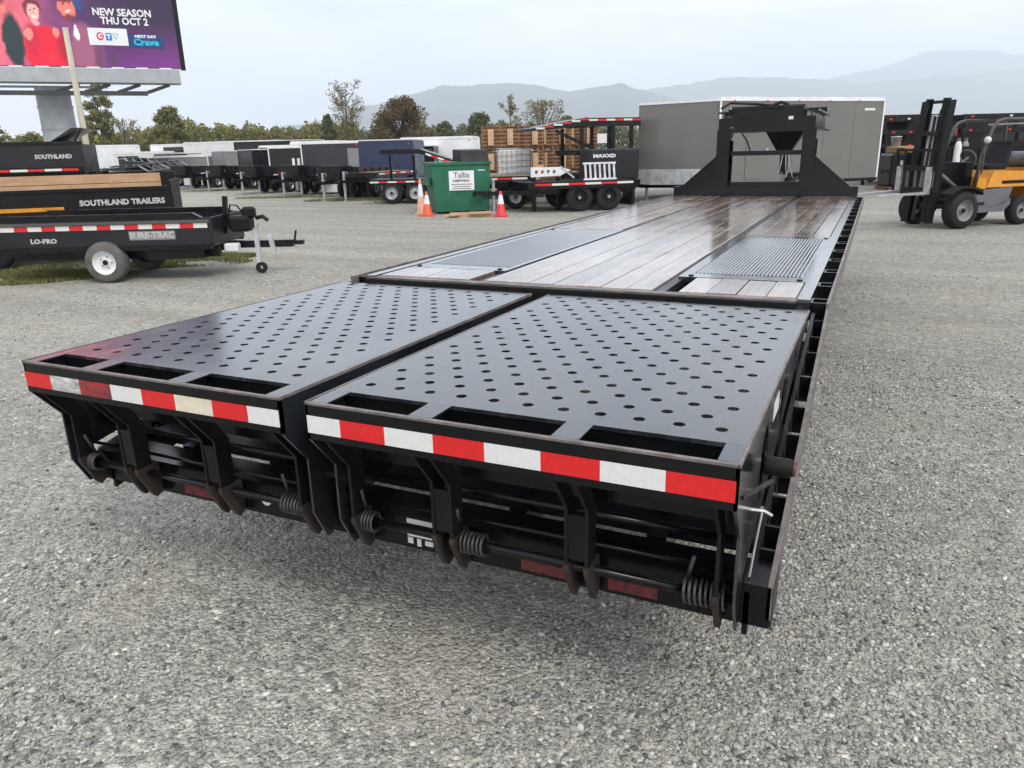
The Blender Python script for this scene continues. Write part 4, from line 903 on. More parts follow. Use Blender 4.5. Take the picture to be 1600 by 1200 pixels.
# ------------------------------------------------------------------ yellow forklift
hd = Vector((-.74,-.67,0)).normalized()
fc = Vector((2.55,13.82,0))
F = empty('forklift', fc, math.atan2(hd.y, hd.x), 'yellow and grey forklift with tall black mast and overhead guard', 'forklift')
WF = .56
for s in (-1, 1): wheel(F, 0, s*(WF-.02), .345, .26, s, rubber, offwhite if False else greym, 24)
for s in (-1, 1): wheel(F, -1.55, s*(WF-.08), .285, .2, s, rubber, greym, 22)
lowg = mat('forklift_grey', (.12,.12,.135,1), .45, scale=4, var=.15)
mb = MB(); mb.plate([(-1.15,.30),(-.42,.30),(-.38,.42),(-.34,.70),(-1.30,.74),(-1.22,.5)], t=.98, plane='xz', off=0); mb.build('chassis', lowg, F)
for s in (-1, 1):
    mb = MB(); mb.plate([(-1.20,.52),(-1.05,.42),(-.75,.36),(-.45,.40),(-.40,.28),(-1.05,.28),(-1.22,.42)], t=.05, plane='xz', off=s*.53); mb.build('step', lowg, F)
mb = MB(); mb.hexa([(-1.85,-.5,.742),(-.62,-.5,.742),(-.62,.5,.742),(-1.85,.5,.742),(-1.80,-.46,1.02),(-.80,-.46,1.05),(-.80,.46,1.05),(-1.80,.46,1.02)]); mb.build('engine_cover', yellow, F)
mb = MB(); mb.hexa([(-.60,-.5,.72),(-.36,-.5,.72),(-.36,.5,.72),(-.60,.5,.72),(-.60,-.5,.92),(-.40,-.5,.95),(-.40,.5,.95),(-.60,.5,.92)]); mb.build('front_cowl', yellow, F)
B('dash', black, F, (-.38,-.22,-.35,.35,.72,1.22)); B('floor', black, F, (-.62,-.2,-.5,.5,.42,.47))
mb = MB(); mb.hexa([(-2.32,-.5,.25),(-1.86,-.52,.25),(-1.86,.52,.25),(-2.32,.5,.25),(-2.25,-.48,1.05),(-1.86,-.52,1.08),(-1.86,.52,1.08),(-2.25,.48,1.05)]); mb.build('counterweight', yellow, F)
mb = MB(); mb.tube([(-2.05,-.38,1.24),(-2.05,.38,1.24)], .15, 14); mb.build('gas_bottle', lowg, F, True)
mb = MB(); mb.bevbox(-1.36,-.86,-.25,.25,1.06,1.17,.03); st_ = mb.build('seat', matte, F); mb = MB(); mb.hexa([(-1.36,-.24,1.16),(-1.27,-.24,1.16),(-1.27,.24,1.16),(-1.36,.24,1.16),(-1.50,-.2,1.58),(-1.42,-.2,1.58),(-1.42,.2,1.58),(-1.50,.2,1.58)]); mb.build('seat_back', matte, st_)
ptsw = [(-.60+.06*math.cos(a), .18*math.sin(a), 1.30+.14*math.cos(a)) for a in [2*math.pi*k/18 for k in range(19)]]
mb = MB(); mb.tube(ptsw, .014, 6); mb.tube([(-.36,0,1.15),(-.60,0,1.30)], .02, 6); mb.build('steering_wheel', lowg, F)
gg = mat('guard_tan_grey', (.055,.05,.046,1), .5, scale=6)
for s in (-1, 1):
    mb = MB(); mb.tube([(-.34,s*.46,.72),(-.42,s*.46,1.3),(-.62,s*.45,1.86),(-.72,s*.45,1.96),(-.86,s*.45,1.99),(-1.85,s*.45,1.99),(-1.95,s*.45,1.93),(-1.98,s*.46,1.05)], .032, 8); mb.build('guard_post', gg, F, True)
for k in range(6): B('guard_bar', gg, F, (-.9-k*.18,-.86-k*.18,-.42,.42,1.985,2.005))
B('light_bar', offwhite, F, (-1.5,-1.45,-.42,.42,1.90,1.93))
mb = MB(); mb.lathe([(0,1.72),(.05,1.72),(.05,1.84),(.02,1.86),(0,1.86)], c=(-.66,-.47,0), n=12); mb.build('warning_lamp', redp, F)
# mast, leaning back a little
mxp = .40
def mrail(mb, x0, x1, y0, y1, z0, z1):
    f = lambda z: -.075*(z-.1)
    return mb.hexa([(x0+f(z0),y0,z0),(x1+f(z0),y0,z0),(x1+f(z0),y1,z0),(x0+f(z0),y1,z0),(x0+f(z1),y0,z1),(x1+f(z1),y0,z1),(x1+f(z1),y1,z1),(x0+f(z1),y1,z1)])
for s in (-1, 1):
    mb = MB(); y0_, y1_ = sorted((s*.25, s*.335)); mrail(mb, mxp, mxp+.02, y0_, y1_, .10, 2.35); mrail(mb, mxp+.12, mxp+.14, y0_, y1_, .10, 2.35); mrail(mb, mxp+.018, mxp+.122, *sorted((s*.32, s*.335)), .10, 2.35); mb.build('mast_outer_rail', matte, F)
    mb = MB(); y0_, y1_ = sorted((s*.165, s*.24)); mrail(mb, mxp+.03, mxp+.05, y0_, y1_, .12, 2.39); mrail(mb, mxp+.13, mxp+.15, y0_, y1_, .12, 2.39); mrail(mb, mxp+.048, mxp+.132, *sorted((s*.225, s*.24)), .12, 2.39); mb.build('mast_inner_rail', matte, F)
    mb = MB(); mb.tube([(mxp+.05,s*.12,.15),(mxp-.10,s*.12,2.1)], .03, 8); mb.build('lift_cylinder', greyd, F, True)
    mb = MB(); mb.tube([(mxp+.05,s*.06,.6),(mxp-.06,s*.06,2.1)], .018, 6); mb.build('lift_chain', steel, F)
    mb = MB(); mb.tube([(-.25,s*.34,.62),(mxp-.05,s*.34,1.0)], .04, 8); mb.build('tilt_cylinder', greyd, F, True)
mb = MB(); mrail(mb, mxp+.02, mxp+.10, -.245, .245, 2.30, 2.355); mb.build('mast_cross_bar', matte, F)
mb = MB(); mrail(mb, mxp+.155, mxp+.185, -.24, .24, 1.72, 1.80); mb.build('mast_cross_bar', matte, F)
mb = MB(); mrail(mb, mxp-.03, mxp-.002, -.33, .33, .34, .50); mb.build('mast_cross_bar', matte, F)
for s in (-1, 1):
    mb = MB(); mb.tube([(mxp+.02,s*.19,.9),(mxp+.0,s*.20,1.5),(mxp-.10,s*.19,2.2),(mxp-.04,s*.17,2.28),(mxp+.02,s*.16,2.1),(mxp+.06,s*.15,1.3)], .012, 6); mb.build('hydraulic_hose', rubber, F, True)
    mb = MB(); mb.lathe([(0,0),(.055,0),(.065,.03),(.06,.06),(.03,.08),(0,.08)], 'x', (-.50,s*.50,1.62), 14); mb.build('headlamp', offwhite, F, True)
    B('side_decal', matte, F, (-1.60,-1.0,*sorted((s*.487,s*.496)),.80,.86)); B('grab_handle', gg, F, (-.45,-.42,*sorted((s*.49,s*.51)),1.0,1.4))
    mb = MB(); mb.plate([(-.42,.62),(-.40,.72),(-.15,.79),(.15,.79),(.36,.66),(.36,.60),(.13,.75),(-.13,.75),(-.36,.68)], t=.24, plane='xz', off=s*.52); mb.build('mudguard', matte, F)
B('control_levers', matte, F, (-.34,-.31,-.32,-.28,1.22,1.42)); B('control_levers', matte, F, (-.34,-.31,-.24,-.20,1.22,1.40))
# carriage and forks, raised a little
fz = .66
B('carriage_bar', matte, F, (mxp+.20,mxp+.25,-.55,.55,fz+.02,fz+.12)); B('carriage_bar', matte, F, (mxp+.20,mxp+.25,-.55,.55,fz+.42,fz+.52))
for y in (-.52,-.32,-.12,.12,.32,.52): B('backrest_bar', matte, F, (mxp+.21,mxp+.24,y-.02,y+.02,fz+.521,fz+.78))
B('backrest_top', matte, F, (mxp+.205,mxp+.245,-.55,.55,fz+.781,fz+.83))
for y in (-.4,-.2,0,.2,.4): B('carriage_plate', greyd, F, (mxp+.21,mxp+.24,y-.03,y+.03,fz+.121,fz+.419))
for y in (-.36,.36):
    mb = MB(); mb.plate([(mxp+.255,fz+.5),(mxp+.30,fz+.5),(mxp+.30,fz+.05),(mxp+1.45,fz+.012),(mxp+1.45,fz),(mxp+.255,fz)], t=.12, plane='xz', off=y); mb.build('fork', steel, F)

# ------------------------------------------------------------------ middle flatbed with loading ramps, and what stands around it
md = (gd(985, 21.3)-gd(835, 20.6)).normalized(); rzM = math.atan2(-md.y, -md.x)
pm = gd(915, 20.9)+Vector((-md.y, md.x, 0))*1.1
mf = flatbed((pm.x,pm.y,0), rzM, 3.1, 2.1, .80, 'black flatbed with loading ramps lying on its deck beside the cone', wr=.37, tl=1.2, rimm=matte, deckm=matte)
def ladder(loc, rz, tilt, label, Ln=.95, W=.42):
    t = empty('loading_ramp', loc, rz, label, 'ramp', 'pale ramps on the black flatbed'); t.rotation_euler = (tilt, 0, rz)
    for y in (0, W): B('ramp_rail', palesteel, t, (0,Ln,-.03,.03,y,y+.05))
    for k in range(7): B('ramp_rung', palesteel, t, (.04+k*(Ln-.12)/6,.09+k*(Ln-.12)/6,-.02,.02,.051,W-.001))
lp = gd(922, 20.7)+Vector((-md.y, md.x, 0))*.5; ladder((lp.x,lp.y,.81), math.atan2(md.y,md.x), -.2, 'pale steel ladder ramp standing on the rear half of the flatbed')
lp = gd(830, 21.4); t_ = empty('spare_drawbar', (lp.x,lp.y,.92), math.atan2(md.y,md.x), 'white punched drawbar frame resting on a stand beyond the cone', 'drawbar')
mb = MB(); holes = [[(.16+.17*k+.05*math.cos(2*math.pi*i/10), .13+.055*math.sin(2*math.pi*i/10)) for i in range(10)][::-1] for k in range(4)]
mb.plate([(0,0),(.85,.02),(1.15,.16),(.85,.25),(0,.26)], holes, t=.07, plane='xz', off=0); mb.build('punched_frame', white, t_)
B('stand', black, t_, (.05,.12,-.1,.1,-.92,-.001)); B('stand', black, t_, (.75,.82,-.1,.1,-.92,-.001)); mb = MB(); mb.bar((.85,-.02,.26),(1.25,-.02,-.05),.05); mb.build('brace', palesteel, t_)
# black machine with lettering on the flatbed end, on its own chassis behind
pb = gd(948, 23.2); mk = empty('mower_deck', (pb.x,pb.y,0), math.atan2(md.y,md.x), 'black finned implement with white lettering behind the loading ramps', 'implement')
mb = MB(); mb.bevbox(-.75,.85,-.4,.4,.75,1.62,.05); mb.build('housing', charcoal, mk); text('MAXXD', .13, white, mk, face_mtx((-.25,-.406,1.42),(1,0,0)), bold=.006, sx=1.5)
B('leg', black, mk, (-.65,-.55,-.35,.35,0,.749)); B('leg', black, mk, (.65,.75,-.35,.35,0,.749))
# tilted deck carried high: a stacked trailer with tape along the edge
ps = gd(915, 23.5)+Vector((-md.y, md.x, 0))*1.0
sk = empty('stacked_trailer', (ps.x,ps.y,0), math.atan2(md.y,md.x), 'black deck trailer stacked up high with tape along its upper edge', 'trailer')
mb = MB(); mb.hexa([(-1.6,-1.0,2.16),(.05,-1.0,2.28),(.05,1.0,2.28),(-1.6,1.0,2.16),(-1.6,-1.0,2.24),(.05,-1.0,2.52),(.05,1.0,2.52),(-1.6,1.0,2.24)]); mb.build('deck', black, sk)
B('deck', black, sk, (.051,1.75,-1.0,1.0,2.26,2.50))
for k in range(12):
    xk = -1.55+k*.275; zt = 2.24+.28*(xk+1.6)/1.65 if xk < .05 else 2.46
    B('reflective_tape', (whitetape,redtape)[k%2], sk, (xk,xk+.27,-1.006,-1.001,zt-.045,zt+.005))
for x in (-.1,.9,1.5): mb = MB(); mb.bar((x,-.9,0.0),(x,-.9,2.26),.1); mb.build('support_post', black, sk); mb = MB(); mb.bar((x,.9,0.0),(x,.9,2.26),.1); mb.build('support_post', black, sk)
B('lower_deck', matte, sk, (-.3,1.7,-1.0,1.0,1.45,1.60)); B('lower_deck', matte, sk, (-.1,1.7,-1.0,1.0,.75,.9)); mb = MB(); mb.bar((-.9,-.9,2.15),(.3,-.9,1.6),.08); mb.build('brace', black, sk)
B('white_panel', whitetape, sk, (.35,.65,-1.03,-1.02,1.78,2.05)); B('tool_box', charcoal, sk, (.0,1.6,-1.12,-1.01,1.05,1.40))
for x in (.2, 1.1): 
    for s in (-1, 1): wheel(sk, x, s*.9, .37, .22, s)
# dark tilted ramp with tape seen over the bin, and low frames left of it
pr_ = gd(655, 26.0); dl = empty('tilt_deck', pr_, AR, 'black tilted deck with taped edge rising behind the green bin', 'trailer')
mb = MB(); mb.hexa([(-1.2,0,1.60),(.1,0,1.60),(.1,1.8,1.60),(-1.2,1.8,1.60),(-1.2,0,1.75),(.1,0,1.75),(.1,1.8,1.75),(-1.2,1.8,1.75)]); mb.build('deck', black, dl)
mb = MB(); mb.hexa([(.101,0,1.60),(1.5,0,1.12),(1.5,1.8,1.12),(.101,1.8,1.60),(.101,0,1.75),(1.5,0,1.27),(1.5,1.8,1.27),(.101,1.8,1.75)]); mb.build('sloping_deck', black, dl)
for k in range(6):
    xa = .3+k*.2; za = 1.72-.343*(xa-.1); mb = MB(); mb.bar((xa,-.006,za-.06),(xa+.19,-.006,za-.06-.065),.006,.06); mb.build('reflective_tape', (whitetape,redtape)[k%2], dl)
for x in (-1.0,-.2,.8,1.4): mb = MB(); mb.bar((x,.9,0),(x,.9,1.55 if x<.2 else 1.2),.09); mb.build('post', black, dl)
B('chassis', black, dl, (-1.6,1.4,-.05,1.8,.62,.80)); tape(dl, -1.6, 1.4, -.051, .72, .05, .3, -1)
for x in (-.9,-.1): 
    for s in (0, 1): wheel(dl, x, .05+s*1.7, .36, .2, -1 if s == 0 else 1)

# stacked timber crates
def crate(loc, rz, label, w=1.35, d=1.0, h=.78, m=oldwood):
    t = empty('wooden_crate', loc, rz, label, 'crate', 'wooden crates stacked behind the flatbed')
    for k in range(5): B('slat', m, t, (-w/2,w/2,-d/2,-d/2+.02,.14+k*.125,.14+k*.125+.085)); 
    for k in range(5): B('slat', m, t, (-w/2,w/2,d/2-.02,d/2,.14+k*.125,.14+k*.125+.085))
    for x in (-w/2+.05, 0, w/2-.05): B('post', m, t, (x-.04,x+.04,-d/2+.021,-d/2+.08,.0,h)); B('post', m, t, (x-.04,x+.04,d/2-.08,d/2-.021,.0,h))
    for k in range(6): B('top_board', m, t, (-w/2,w/2,-d/2+.02+k*d/6,-d/2+.02+k*d/6+.12,h+.001,h+.025))
    for x in (-w/4, w/4): B('end_block', blockwood, t, (x-.10,x+.10,-d/2-.10,-d/2-.001,.18,h-.06))
    B('inner_load', card, t, (-w/2+.1,w/2-.1,-d/2+.09,d/2-.09,.05,h-.02))
k = 0
names = ['lowest crate by the white cage', 'lowest crate second along the stack', 'lowest crate third along the stack', 'lowest crate at the black trailer']
for i, px in enumerate((785, 822, 862, 905)):
    base = gd(px, 28.0+.3*i)
    for lv in range(3):
        wob = random.uniform(-.06,.06)
        pos = ['bottom', 'middle', 'top'][lv]; whereabouts = ['behind the white cage', 'right of the white cage', 'behind the white punched frame', 'next to the stacked black trailer'][i]
        crate((base.x+wob, base.y, lv*.815), AR+random.uniform(-.06,.06), f'brown slatted timber crate, {pos} of the pile {whereabouts}', m=oldwood)
# white cage tote
pt = gd(805, 25.0); cg = empty('cage_tote', (pt.x,pt.y,0), AR, 'white liquid tote in a wire cage standing before the crates', 'tote')
B('pallet', oldwood, cg, (-.55,.55,-.5,.5,.62,.75)); B('pallet_stack', black, cg, (-.55,.55,-.5,.5,0,.61)); mb = MB(); mb.bevbox(-.5,.5,-.46,.46,.76,1.66,.05); mb.build('tank', offwhite, cg)
for k in range(8): x = -.53+k*.1514; mb = MB(); mb.tube([(x,-.5,.76),(x,-.5,1.70)], .012, 5); mb.build('cage_bar', steel, cg)
for k in range(6): z = .80+k*.178; mb = MB(); mb.tube([(-.54,-.515,z),(.54,-.515,z)], .012, 5); mb.build('cage_bar', steel, cg)
# dump trailer with taped side left of the middle flatbed
q_ = gd(790, 22.4)+FHv*.9; lo = flatbed((q_.x,q_.y,0), AR+math.pi, 1.6, 1.7, .92, 'short black deck trailer between the green bin and the flatbed', wr=.33, axles=1, tl=.9)
pbx = gd(795, 21.9); orb = empty('orange_bucket', (pbx.x+.6,pbx.y+.8,.92), 0, 'small orange bucket on the short black deck trailer', 'bucket'); mb = MB(); mb.lathe([(0,0),(.12,0),(.15,.3),(.14,.3),(.11,.02),(0,.02)], n=16); mb.build('body', mat('bucket_orange', (.55,.22,.06,1), .5), orb, True); mb = MB(); mb.tube([(-.15,0,.28),(-.1,0,.4),(0,0,.44),(.1,0,.4),(.15,0,.28)], .006, 5); mb.build('handle', steel, orb)

# ------------------------------------------------------------------ the long row at the left and centre
rd = Vector((.877,-.482,0)); rn = Vector((-.482,-.877,0)); rzR = math.atan2(rn.y, rn.x)
def rowpt(px, D): return gd(px, D)
G2 = 'enclosed cargo trailers parked in the row'
row = [ # px, depth, length, width, height, material, roof, label, turn
 (165, 60, 5.0, 2.3, 2.65, white, white, 'white cargo trailer at the end of the row beside the pale pole', .35),
 (305, 60, 5.0, 2.4, 2.60, white, offwhite, 'white cargo trailer with dark window strip along its upper side', 1.0),
 (355, 56, 4.5, 2.4, 2.62, white, white, 'plain white cargo trailer rising behind the grey boxes', 1.0),
 (405, 62, 5.0, 2.4, 2.75, tan, offwhite, 'tan cargo trailer behind the white plain one', 1.0),
 (300, 49, 3.6, 2.0, 1.75, greym, white, 'low grey cargo trailer with white roof under the windowed white one', .9),
 (388, 48, 3.2, 2.0, 1.95, greym, greym, 'low mid grey cargo trailer next to the black one', .3),
 (420, 43, 2.2, 2.0, 1.95, charcoal, black, 'small black cargo trailer with grey corner trims', .25),
 (478, 41, 2.8, 2.0, 2.06, charcoal, white, 'charcoal cargo trailer with white roof edge and two white stickers', .95),
 (445, 50, 5.0, 2.4, 2.5, charcoal, black, 'black cargo trailer standing behind the white roofed charcoal one', 1.0),
 (532, 39, 2.9, 2.0, 2.2, plum, white, 'dark plum cargo trailer with a pale door beside the blue one', .95),
 (617, 34, 2.3, 2.0, 2.14, navy, navy, 'navy blue cargo trailer standing next to the tilted deck', .9),
 (692, 40, 3.6, 2.3, 2.30, white, white, 'white cargo trailer with its roof showing above the green bin', 1.0),
]
for (px, D, Ln, W, H, m, rf, lab, tn) in row:
    p = gd(px, D)
    ang = AR + math.pi*(1-0) - .12 if tn > .6 else rzR + tn*.3
    e = enclosed((p.x,p.y,0), ang, Ln, W, H, m, lab, nose=.0, roofm=rf, z0=.62, group=G2, axles=2, tl=1.2)
    if 'window strip' in lab:
        B('window', glassd, e, (-1.9,1.5,W/2+.013,W/2+.02,H-.55,H-.16)); B('window', glassd, e, (-1.9,1.5,-W/2-.02,-W/2-.013,H-.55,H-.16))
    if 'two white stickers' in lab:
        for x in (-.15, .12): B('white_sticker', white, e, (x-.07,x+.07,W/2+.012,W/2+.016,1.15,1.5))
    if 'pale door' in lab: B('side_door', greym, e, (-1.55,-.85,W/2+.012,W/2+.02,.75,1.9))
# low flatbeds and dump trailers standing in front of the boxes
low = [
 (250, 50, 'dump', 'black dump trailer at the far end of the row beyond the boarded trailer', .0),
 (205, 46, 'flat', 'black flatbed stacked with frames beyond the pale pole', .2),
 (345, 46, 'flat', 'black flatbed parked in front of the low grey cargo trailer', .1),
 (395, 42, 'flat', 'black flatbed with a pale jack before the small black cargo trailer', .15),
 (455, 38, 'flat', 'black flatbed before the white roofed charcoal trailer', .1),
 (520, 35, 'flat', 'black flatbed with grey box beneath, before the dark plum trailer', .1),
 (318, 44, 'dump', 'low charcoal dump trailer between the flatbeds before the grey cargo trailer', .1),
 (372, 41, 'dump', 'low charcoal dump trailer before the mid grey cargo trailer', .1),
 (428, 36.5, 'dump', 'low charcoal dump trailer before the small black cargo trailer', .1),
 (492, 34, 'dump', 'low charcoal dump trailer with its toolbox towards the white storage box', .1),
 (556, 30.5, 'dump', 'low charcoal dump trailer before the gap of plum and navy trailers', .1),
 (590, 30.5, 'flat', 'black flatbed with white edge standing before the navy trailer', .1),
]
for (px, D, kd, lab, tn) in low:
    p = gd(px, D)
    if kd == 'flat': e = flatbed((p.x,p.y,0), rzR+.55+tn, 3.6, 1.9, .98, lab, group='low black trailers along the row', wr=.34, tl=1.2, tapes=(px > 580))
    else: e = dump((p.x,p.y,0), rzR+.5+tn, 4.0 if px < 300 else 2.4, 1.7, .80, 1.6 if px < 300 else 1.12, charcoal, lab, group='low black trailers along the row', wr=.34, tarp=px < 300, ribs=5, axles=2 if px < 300 else 1)
# loose frames heaped near the pale pole
for i, (px, D, z) in enumerate(((195, 47, 1.0),(215, 46.5, 1.25),(240, 47, 1.5),(262, 46, 1.2))):
    p = gd(px, D); t = empty('ramp_frame', (p.x,p.y,z-.02), AR+.2*i, ['steel ramp frame lowest in the heap by the pale pole','steel ramp frame leaning in the heap by the pole','steel ramp frame topmost of the heap','steel ramp frame at the inner end of the heap'][i], 'frame', 'steel frames heaped beyond the pole'); t.rotation_euler = (.1*i, .08*(-1)**i, AR+.3*i)
    for y in (-.6,.6): B('long_bar', greyd, t, (-1.4,1.4,y-.04,y+.04,0,.09))
    for k in range(7): B('rung', steel if k % 3 == 0 else greyd, t, (-1.3+k*.42,-1.24+k*.42,-.559,.559,.01,.07))
# grey blocks and wheel chocks under the row
for i, (px, D, m, s) in enumerate(((483,36.5,greym,.9),(524,34,offwhite,.9),(560,31.5,greym,1.0),(302,47,white,.7),(325,47,offwhite,.7))):
    p = gd(px, D); t = empty('storage_box', (p.x,p.y,0), AR, ['grey storage box under the charcoal trailer','white storage box under the dark plum trailer','grey storage box in front of the navy trailer','white storage box at the far end of the row','off white storage box beside the far white box'][i], 'box', 'storage boxes standing under the row')
    mb = MB(); mb.bevbox(-s*.6,s*.6,-.3,.3,.06,.72*s,.03); mb.build('body', m, t); B('skid', black, t, (-s*.5,-s*.4,-.3,.3,0,.059)); B('skid', black, t, (s*.4,s*.5,-.3,.3,0,.059)); B('lid', m, t, (-s*.62,s*.62,-.32,.32,.72*s+.001,.72*s+.04))

# small dark and pale boxes filling the row
more = [(285, 52, 2.2, 1.9, 1.9, charcoal, black, 'squat black cargo trailer beside the low grey one'),
 (335, 51, 2.2, 1.9, 1.8, greyd, white, 'squat dark grey cargo trailer with white roof by the white storage boxes'),
 (450, 45, 2.2, 1.9, 2.15, greyd, offwhite, 'dark grey cargo trailer between the black and the charcoal ones'),
 (505, 46, 2.6, 2.0, 2.35, offwhite, white, 'off white cargo trailer peeping over the charcoal one'),
 (572, 42, 2.2, 2.0, 2.1, plum, black, 'short plum cargo trailer wedged before the navy one'),
 (655, 38, 1.8, 1.9, 1.9, charcoal, black, 'short black cargo trailer between the navy one and the bin'),
 (232, 58, 3.6, 2.1, 2.1, offwhite, white, 'long off white cargo trailer at the far end behind the heap of frames')]
for (px, D, Ln, W, H, m, rf, lab) in more:
    p = gd(px, D); enclosed((p.x,p.y,0), AR+math.pi-.15+random.uniform(-.2,.2), Ln, W, H, m, lab, roofm=rf, z0=.62, group=G2, tl=1.0)

# ------------------------------------------------------------------ dark trailers behind the forklift
rr = [
 (1408, 31, 2.4, 2.60, charcoal, black, 'black cargo trailer standing between the grey trailer and the forklift mast', 0),
 (1545, 31, 5.6, 2.50, charcoal, white, 'black cargo trailer with white roof edge standing behind the forklift seat', 0),
 (1690, 33, 4.5, 2.45, plum, black, 'dark plum cargo trailer past the forklift counterweight', 0)]
for (px, D, Ln, H, m, rf, lab, tn) in rr:
    p = gd(px, D)+FHv*1.1; enclosed((p.x,p.y,0), AR+math.pi+.05, Ln, 2.2, H, m, lab, roofm=rf, z0=.6, group='black cargo trailers behind the forklift', tl=1.0)
for i, (px, D, Ln) in enumerate(((1412, 29.0, 1.9), (1560, 28.0, 3.4))):
    for lv in range(4):
        p = gd(px, D)+FHv*1.0; zz = .95+lv*.46
        t = empty('stacked_flatbed', (p.x+random.uniform(-.1,.1),p.y,zz-.02), AR+random.uniform(-.05,.05), f"black flatbed frame, {['lowest','second','third','topmost'][lv]} in the stack {['left of the forklift mast','above the forklift seat'][i]}", 'trailer', 'black flatbed frames stacked behind the forklift')
        for y in (-.95, .95): B('side_rail', black, t, (-Ln/2,Ln/2,y-.05,y+.05,0,.17))
        for k in range(6): xk = -Ln/2+.05+k*(Ln-.16)/5; B('cross_member', matte, t, (xk,xk+.06,-.899,.899,.02,.12))
        B('deck', matte, t, (-Ln/2+.02,Ln/2-.02,-.89,.89,.121,.16))
        for k in range(3): xk = -Ln/2+.3+k*(Ln-.6)/2; B('lamp', (redtape,whitetape,redtape)[(k+lv)%3], t, (xk-.05,xk+.05,-1.006,-1.001,.06,.12))
        for x in (-Ln/2+.15, Ln/2-.25): 
            for y in (-.8,.8): B('stacking_post', black, t, (x,x+.1,y-.05,y+.05,-.93 if lv == 0 else -.29,-.001))
p = gd(1405, 27.5); cv = empty('wrapped_pallet', (p.x,p.y,0), AR, 'black wrapped pallet load with a cardboard box and a grey pail on top', 'pallet load')
B('pallet', oldwood, cv, (-.65,.75,-.5,.5,0,.12)); mb = MB(); mb.bevbox(-.62,.72,-.48,.48,.121,1.22,.06); mb.build('wrapped_load', charcoal, cv); 
p3 = Vector((p.x,p.y,0)); bx = empty('cardboard_box', p3+Vector((0,0,1.22))+RHv*-.1, AR+.2, 'squashed brown cardboard box lying on the black wrapped pallet', 'box'); mb = MB(); mb.bevbox(-.4,.42,-.3,.3,0,.24,.03); mb.build('carton', card, bx); B('flap', card, bx, (-.42,-.1,-.45,-.301,.19,.21))
pl_ = empty('pail', p3+Vector((0,0,1.46))+RHv*-.32, AR, 'grey plastic pail on the squashed cardboard box', 'pail'); mb = MB(); mb.lathe([(0,0),(.15,0),(.18,.30),(.19,.30),(.19,.33),(0,.34)], n=18); mb.build('body', palesteel, pl_, True); mb = MB(); mb.tube([(-.18,0,.26),(-.1,-.16,.18),(.1,-.16,.18),(.18,0,.26)], .006, 5); mb.build('handle', matte, pl_)
for i, (px, D, m, lab) in enumerate(((1487,25.5,offwhite,'off white gas bottle standing behind the forklift mast'),(1498,26,greym,'grey gas bottle beside the off white one'))):
    p = gd(px, D); gbt = empty('gas_cylinder', p, 0, lab, 'cylinder', 'gas bottles behind the forklift'); mb = MB(); mb.lathe([(.11,0),(.11,1.35),(.09,1.5),(.05,1.58),(0,1.58)], n=14); mb.build('body', m, gbt, True); mb = MB(); mb.lathe([(.05,1.58),(.05,1.68),(0,1.68)], n=8); mb.build('valve', edge, gbt)
p = gd(1520, 26.5); rw = dump((p.x,p.y,0), AR+math.pi, 3.2, 1.8, .8, 1.35, matte, 'low black dump trailer standing behind the forklift wheels', wr=.34, tp=False)

# ------------------------------------------------------------------ billboard and pale pole
DB = 42.0
pl0 = gd(112, DB); bl0 = dp(-120, 100, 38.4); br0 = dp(286, 101, DB+1.0)
bdir = Vector((br0[0]-bl0[0], br0[1]-bl0[1], 0)); BL = bdir.length; bdir.normalize()
bz = 6.15
bb = empty('billboard', pl0, math.atan2(bdir.y, bdir.x), 'large advertising billboard on a thick grey steel column', 'billboard')
inv = Matrix.Rotation(-math.atan2(bdir.y, bdir.x), 4, 'Z')
le = inv @ (Vector((br0[0],br0[1],0))-pl0); xr = le.x; yb_ = le.y; HB = 5.2
mb = MB(); mb.lathe([(.84,0),(.80,5.0),(.80,5.3)], n=28); mb.build('column', concrete, bb, True)
for z in (1.9,3.2,4.3): mb = MB(); mb.lathe([(.825,z),(.86,z),(.86,z+.05),(.825,z+.05)], n=28); mb.build('column_joint', concrete, bb)
